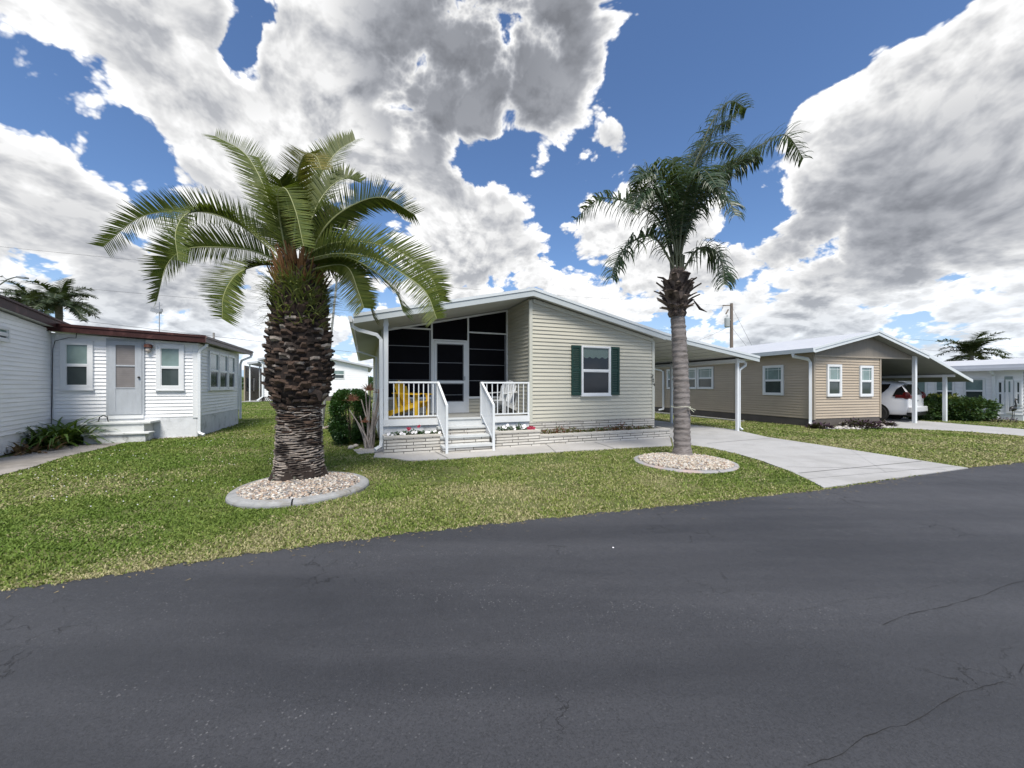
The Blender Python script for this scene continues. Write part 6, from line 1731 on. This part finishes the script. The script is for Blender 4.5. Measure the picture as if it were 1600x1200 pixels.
# --- queen palm
QY = 8.05; QX = (1066 - 800) / 600 * QY
qp = tag(empty('queen_palm', (QX, QY, 0)), 'slender grey-trunked palm with dark drooping leaves in the right front lawn', 'palm tree')
qz = lambda py: EYE + (HZ - py) / F * QY
M['qbark'] = mat('ringed_grey_bark', (0.205, 0.185, 0.18), .9, .25, 5, bump=.5, bs=22, col2=(0.10, 0.088, 0.082), c2s=5, c2t=(.45, .62), stretch=(1, 1, 5))
M['q_leaf'] = leaf_mat('queen_palm_leaf', (0.012, 0.030, 0.014), (0.030, 0.060, 0.022), 0.38, 0.15, 1.0)
M['q_rachis'] = mat('green_rachis', (0.085, 0.095, 0.05), .5, .15)
topz = qz(486); lx = (1058 - 1066) / 600 * QY
mb = MB(); k = 110; seg = 20; 
for i in range(k + 1):
    t = i / k; z = topz * t; r = .165 + .10 * max(0, 1 - z / .28) ** 2 - .03 * t + .012 * (abs(math.sin(i * .72)) ** 3) - .004 * math.sin(i * 2.1); cx = lx * t + .03 * math.sin(t * 3)
    for j in range(seg):
        a = 2 * PI * j / seg; rr = r * (1 + .02 * math.sin(3 * a + i * .3)) + random.uniform(-.003, .003); mb.v.append((cx + rr * math.cos(a), rr * math.sin(a), z))
for i in range(k):
    for j in range(seg): j2 = (j + 1) % seg; mb.f.append((i * seg + j, i * seg + j2, (i + 1) * seg + j2, (i + 1) * seg + j)); mb.m.append(0)
obj('trunk', mb, M['qbark'], qp, smooth=True)
mb = MB(); 
M['qboot'] = mat('queen_boot', (0.15, 0.115, 0.095), .9, .4, 8, bump=.7, bs=40, col2=(0.035, 0.024, 0.020), c2s=5, c2t=(.45, .6))
def curlboot(mb, a, z, r, l, w, el):
    o_ = Vector((math.cos(a), math.sin(a), 0)); ta = Vector((-o_.y, o_.x, 0)); p = Vector((lx, 0, z)) + o_ * r; d = (o_ * math.cos(el) + Vector((0, 0, math.sin(el)))).normalized(); rows = []
    for j in range(5):
        ww = w * (1 - .13 * j) * random.uniform(.85, 1.1); n_ = d.cross(ta); rows.append([p - ta * ww + o_ * .0, p + n_ * -.03 * (1 - j / 5), p + ta * ww, p + n_ * .02])
        p = p + d * l / 4; d = (d + o_ * random.uniform(.0, .30) + Vector((0, 0, random.uniform(-.1, .1)))).normalized()
    for r0, r1 in zip(rows, rows[1:]):
        for q in range(4): mb.face([r0[q], r0[(q + 1) % 4], r1[(q + 1) % 4], r1[q]])
    mb.face(rows[-1])
for q in range(46):
    z = topz + .02 + .55 * (q / 46); curlboot(mb, q * 2.4, z, .12 + .06 * math.sin(q / 46 * PI), random.uniform(.20, .36), random.uniform(.08, .14), random.uniform(.5, 1.25))
for q in range(10): curlboot(mb, q * .66, topz + .05, .15, .2, .07, random.uniform(.0, .5))
mb.lathe([(.16, -.12), (.19, -.05), (.17, .0), (.20, .06), (.20, .5), (.13, .9)], 14, (lx, 0, topz))
obj('leaf_boots', mb, M['qboot'], qp)
mb = MB(); mb.tube([(lx + .30, -.1, topz + .20), (lx + .42, -.12, topz + .02), (lx + .56, -.14, topz - .05)], [.012, .03, .005], 5); obj('old_stalk', mb, M['bark_core'], qp); mb = MB(); mb.tube([(lx - .15, -.1, topz + .52), (lx - .35, -.12, topz + .66), (lx - .46, -.12, topz + .68)], [.03, .025, .012], 5); obj('old_stalk', mb, M['bark_core'], qp)
mb = MB(); mb.tube([((R_ := .19) * math.cos(a) + lx * .3, R_ * math.sin(a), 1.08 + .01 * math.sin(3 * a)) for a in [2 * PI * q / 16 for q in range(17)]], .006, 4); mb.bar((.04, -.19, 1.08), (.17, -.22, 1.02), .035, .008); mb.bar((.06, -.2, 1.06), (.14, -.22, .98), .03, .008); obj('ribbon', mb, mat('pale_ribbon', (.6, .62, .5), .6, .05), qp)
QR = [([(565, 790), (595, 560), (645, 380), (715, 240), (775, 170), (830, 150)], .15), ([(565, 790), (640, 560), (740, 420), (860, 340), (980, 300)], .1), ([(560, 800), (600, 560), (660, 350), (730, 170), (820, 60), (905, 95)], .4), ([(570, 800), (680, 520), (830, 370), (980, 270), (1100, 225), (1185, 340)], .3), ([(565, 790), (640, 600), (730, 490), (800, 520), (850, 620)], -.8),
      ([(545, 800), (470, 640), (330, 560), (180, 540), (60, 640)], .2), ([(545, 790), (500, 600), (440, 440), (390, 430), (340, 560)], .6), ([(535, 830), (450, 730), (340, 750), (270, 830), (235, 930)], -.4),
      ([(580, 860), (660, 790), (740, 790), (785, 860), (795, 960)], -.3), ([(562, 780), (550, 600), (540, 440), (540, 340)], .0), ([(570, 790), (620, 580), (690, 450), (760, 400), (830, 440)], .9), ([(550, 790), (510, 600), (450, 510), (380, 520), (330, 600)], -1.0),
      ([(560, 780), (600, 540), (660, 420), (700, 400), (760, 480)], -1.3), ([(555, 790), (540, 560), (500, 440), (430, 400), (360, 450)], -.9), ([(560, 790), (580, 600), (600, 450), (640, 320), (720, 260)], 1.0), 
      ([(560, 790), (620, 480), (700, 300), (790, 260), (860, 300)], .9), ([(560, 800), (530, 640), (470, 520), (420, 500), (330, 520)], 1.0), ([(570, 800), (640, 560), (760, 430), (880, 350), (960, 330)], -.4)]
for i, (pts, dy) in enumerate(QR):
    P = zp(pts, 3.1575, 880, 140, QY, QY + dy, (QX, QY, 0)); P[0] = Vector((lx + (P[0].x - lx) * .6, .06 if dy > 0 else -.06, P[0].z - .25))
    frond(qp, 'frond', P, M['q_leaf'], M['q_rachis'], nl=92, ll=.62, lw=.0150, vlift=.10, fwd=.42, droop=.30 if i not in (0, 3, 10) else .22, r0=.026, seg=4, start=.09, plumose=.60, ragged=.28, tipf=.45)
# long petioles packed above the boots
mb = MB()
for q in range(14):
    a = q * 2.4; b_ = Vector((lx + .09 * math.cos(a), .09 * math.sin(a), topz + .4)); mb.tube([b_, b_ + Vector((math.cos(a) * .01, math.sin(a) * .01, .4)), b_ + Vector((math.cos(a) * .05, math.sin(a) * .05, .75))], [.045, .032, .018], 6)
obj('petiole', mb, M['q_rachis'], qp)
# --- far palms
def far_palm(px, py_c, t, sc_, n, lab, trunk_px, mleaf='q_leaf', upb=.5, grp='palms standing behind the homes', ll=.55, dr=.28, bias=0):
    x, y, z = at(px, py_c, t); e = tag(empty('palm_tree', (x, y, 0)), lab, 'palm tree', grp)
    mb = MB(); mb.tube([(0, 0, 0), (.05, 0, z * .5), (0, 0, z)], [.16, .14, .13], 8); obj('trunk', mb, M['qbark'], e)
    for i in range(n):
        a = 2 * PI * i * .382; el = upb + random.uniform(-.55, .75); L_ = sc_ * random.uniform(.8, 1.15); d = Vector((math.cos(a) * math.cos(el) + bias, math.sin(a) * math.cos(el), math.sin(el))); P = [Vector((0, 0, z))]; dd = d.copy()
        for k_ in range(4): P.append(P[-1] + dd * L_ / 4); dd = (dd + Vector((0, 0, -.42))).normalized()
        frond(e, 'frond', P, M[mleaf], M['q_rachis'], nl=40, ll=ll * sc_ * .46, lw=.026 * sc_ * .6, vlift=.1, fwd=.5, droop=dr, r0=.02 * sc_, seg=2, start=.15, plumose=.4)
M['far_leaf'] = leaf_mat('far_palm_leaf', (0.012, 0.024, 0.011), (0.035, 0.055, 0.022), 0.5, 0.1, 1.0)
far_palm(92, 478, 19, 1.75, 34, 'dark green palm behind the bungalow roof, right one of the pair', 0, 'far_leaf')
far_palm(48, 474, 21, 1.5, 30, 'dark green palm behind the bungalow roof, left one of the pair', 0, 'far_leaf')
far_palm(10, 482, 22, 1.1, 14, 'small brownish palm top low behind the maroon roof at the very left', 0, 'far_leaf')
far_palm(1518, 556, 33, 2.5, 26, 'palm with a wide dark crown rising behind the right white house', 0, 'far_leaf')

# ============================================================ HEDGE AND BARE SHRUB
M['hedge'] = leaf_mat('hedge_leaf', (0.011, 0.042, 0.010), (0.04, 0.10, 0.018), 0.4, 0.1, 4)
x0, y0 = gp(541, 698)
x0, y0 = x0 - .30, y0 + 1.0
bush('hedge', x0, y0, .50, 1.25, 1.42, 48000, .055, 'hedge', 'tall clipped dark green hedge at the left corner of the sage house', 'hedge', boxy=1.0, lump=.04, rz=H.th, z0=.0)
x, y = gp(575, 703)
e = tag(empty('bare_shrub', (x, y + .1, 0)), 'bare grey-stemmed shrub with orange-red tips beside the porch downspout', 'shrub')
M['stemgrey'] = mat('smooth_grey_stem', (0.26, 0.23, 0.21), .8, .25, 8, bump=.3, bs=30)
SH = [(548, 640), (556, 625), (566, 612), (578, 600), (586, 615), (592, 600), (600, 608), (562, 650), (572, 640), (582, 628), (590, 640), (552, 660), (603, 625)]
tw_ = MB(); ty_ = y
for (sx_, sy_) in SH:
    tx_, _, tz_ = at(sx_, sy_, ty_ + random.uniform(-.1, .3)); b0 = Vector((random.uniform(-.10, .12), random.uniform(-.1, .1), 0)); tip = Vector((tx_ - x, random.uniform(-.15, .25), tz_)); mid = b0.lerp(tip, .45) + Vector((random.uniform(-.03, .03), 0, .0)); mid.x = mid.x * .8
    mb = MB(); mb.tube(spline([b0, mid, tip], 8), [.030 - .0022 * q for q in range(9)], 7); obj('stem', mb, M['stemgrey'], e, smooth=True)
def twigs(px, py, n, r):
    cx_, _, cz_ = at(px, py, ty_); 
    for _ in range(n):
        a = random.uniform(0, 2 * PI); el = random.uniform(-.2, 1.4); b0 = Vector((cx_ - x + random.uniform(-.05, .05), random.uniform(-.1, .1), cz_ - .06)); d = Vector((math.cos(a) * math.cos(el), math.sin(a) * math.cos(el), math.sin(el))) * r * random.uniform(.5, 1.2); tw_.tube([b0, b0 + d * .5 + Vector((0, 0, .02)), b0 + d], [.006, .005, .003], 4)
M['otwig'] = mat('orange_red_twig', (0.22, 0.095, 0.055), .7, .4, 9)
for a_ in ((549, 622, 60, .17), (574, 606, 75, .17), (569, 656, 40, .12), (590, 610, 16, .12)):
    tw_ = MB(); twigs(*a_); obj('twigs', tw_, M['otwig'], e)

# grass clippings and bits of leaf along the road edge
n_ = 700; ex2 = rng.uniform(-6, 14, n_); off = rng.exponential(.09, n_); ey2 = np.interp(ex2, ex, ey) - off
V_ = []; 
for x_, y_ in zip(ex2, ey2):
    a_ = rng.uniform(0, 6.28); l_ = rng.uniform(.006, .022); w_ = rng.uniform(.0015, .004); ca, sa = math.cos(a_), math.sin(a_)
    V_ += [(x_ - ca * l_ - sa * w_, y_ - sa * l_ + ca * w_, .008), (x_ + ca * l_ - sa * w_, y_ + sa * l_ + ca * w_, .012), (x_ + ca * l_ + sa * w_, y_ + sa * l_ - ca * w_, .010), (x_ - ca * l_ + sa * w_, y_ - sa * l_ - ca * w_, .009)]
o = arr_mesh('clippings', np.array(V_), np.arange(len(V_)).reshape(-1, 4), mat('dry_clipping', (0.24, 0.19, 0.10), .9, .4, 30)); tag(o, 'dry grass clippings strewn along the road edge', 'clippings', kind='stuff')

# far-off tree line beyond the park
n_ = 26000; fx_ = rng.uniform(-330, 330, n_); fy_ = 190 + 14 * np.sin(fx_ * .021) + rng.normal(0, 5, n_)
top_ = 3.2 + 2.6 * vnoise(fx_ + 400, fy_ * 0 + 3, 9, 31) + 2.0 * vnoise(fx_ + 400, fy_ * 0 + 3, 3, 32); fz_ = top_ * rng.uniform(0, 1, n_) ** .6
cc_ = np.stack([fx_, fy_, fz_], 1); a1 = rng.normal(0, 1, (n_, 3)); a1 /= np.linalg.norm(a1, axis=1)[:, None]; a2 = np.cross(a1, rng.normal(0, 1, (n_, 3))); a2 /= np.linalg.norm(a2, axis=1)[:, None]; s1 = rng.uniform(.4, 1.1, (n_, 1))
o = arr_mesh('tree_line', np.stack([cc_ - a1 * s1, cc_ - a2 * s1 * .6, cc_ + a1 * s1, cc_ + a2 * s1 * .6], 1).reshape(-1, 3), np.arange(n_ * 4).reshape(-1, 4), M['bush']); tag(o, 'low dark tree line far beyond the homes', 'trees', kind='stuff')
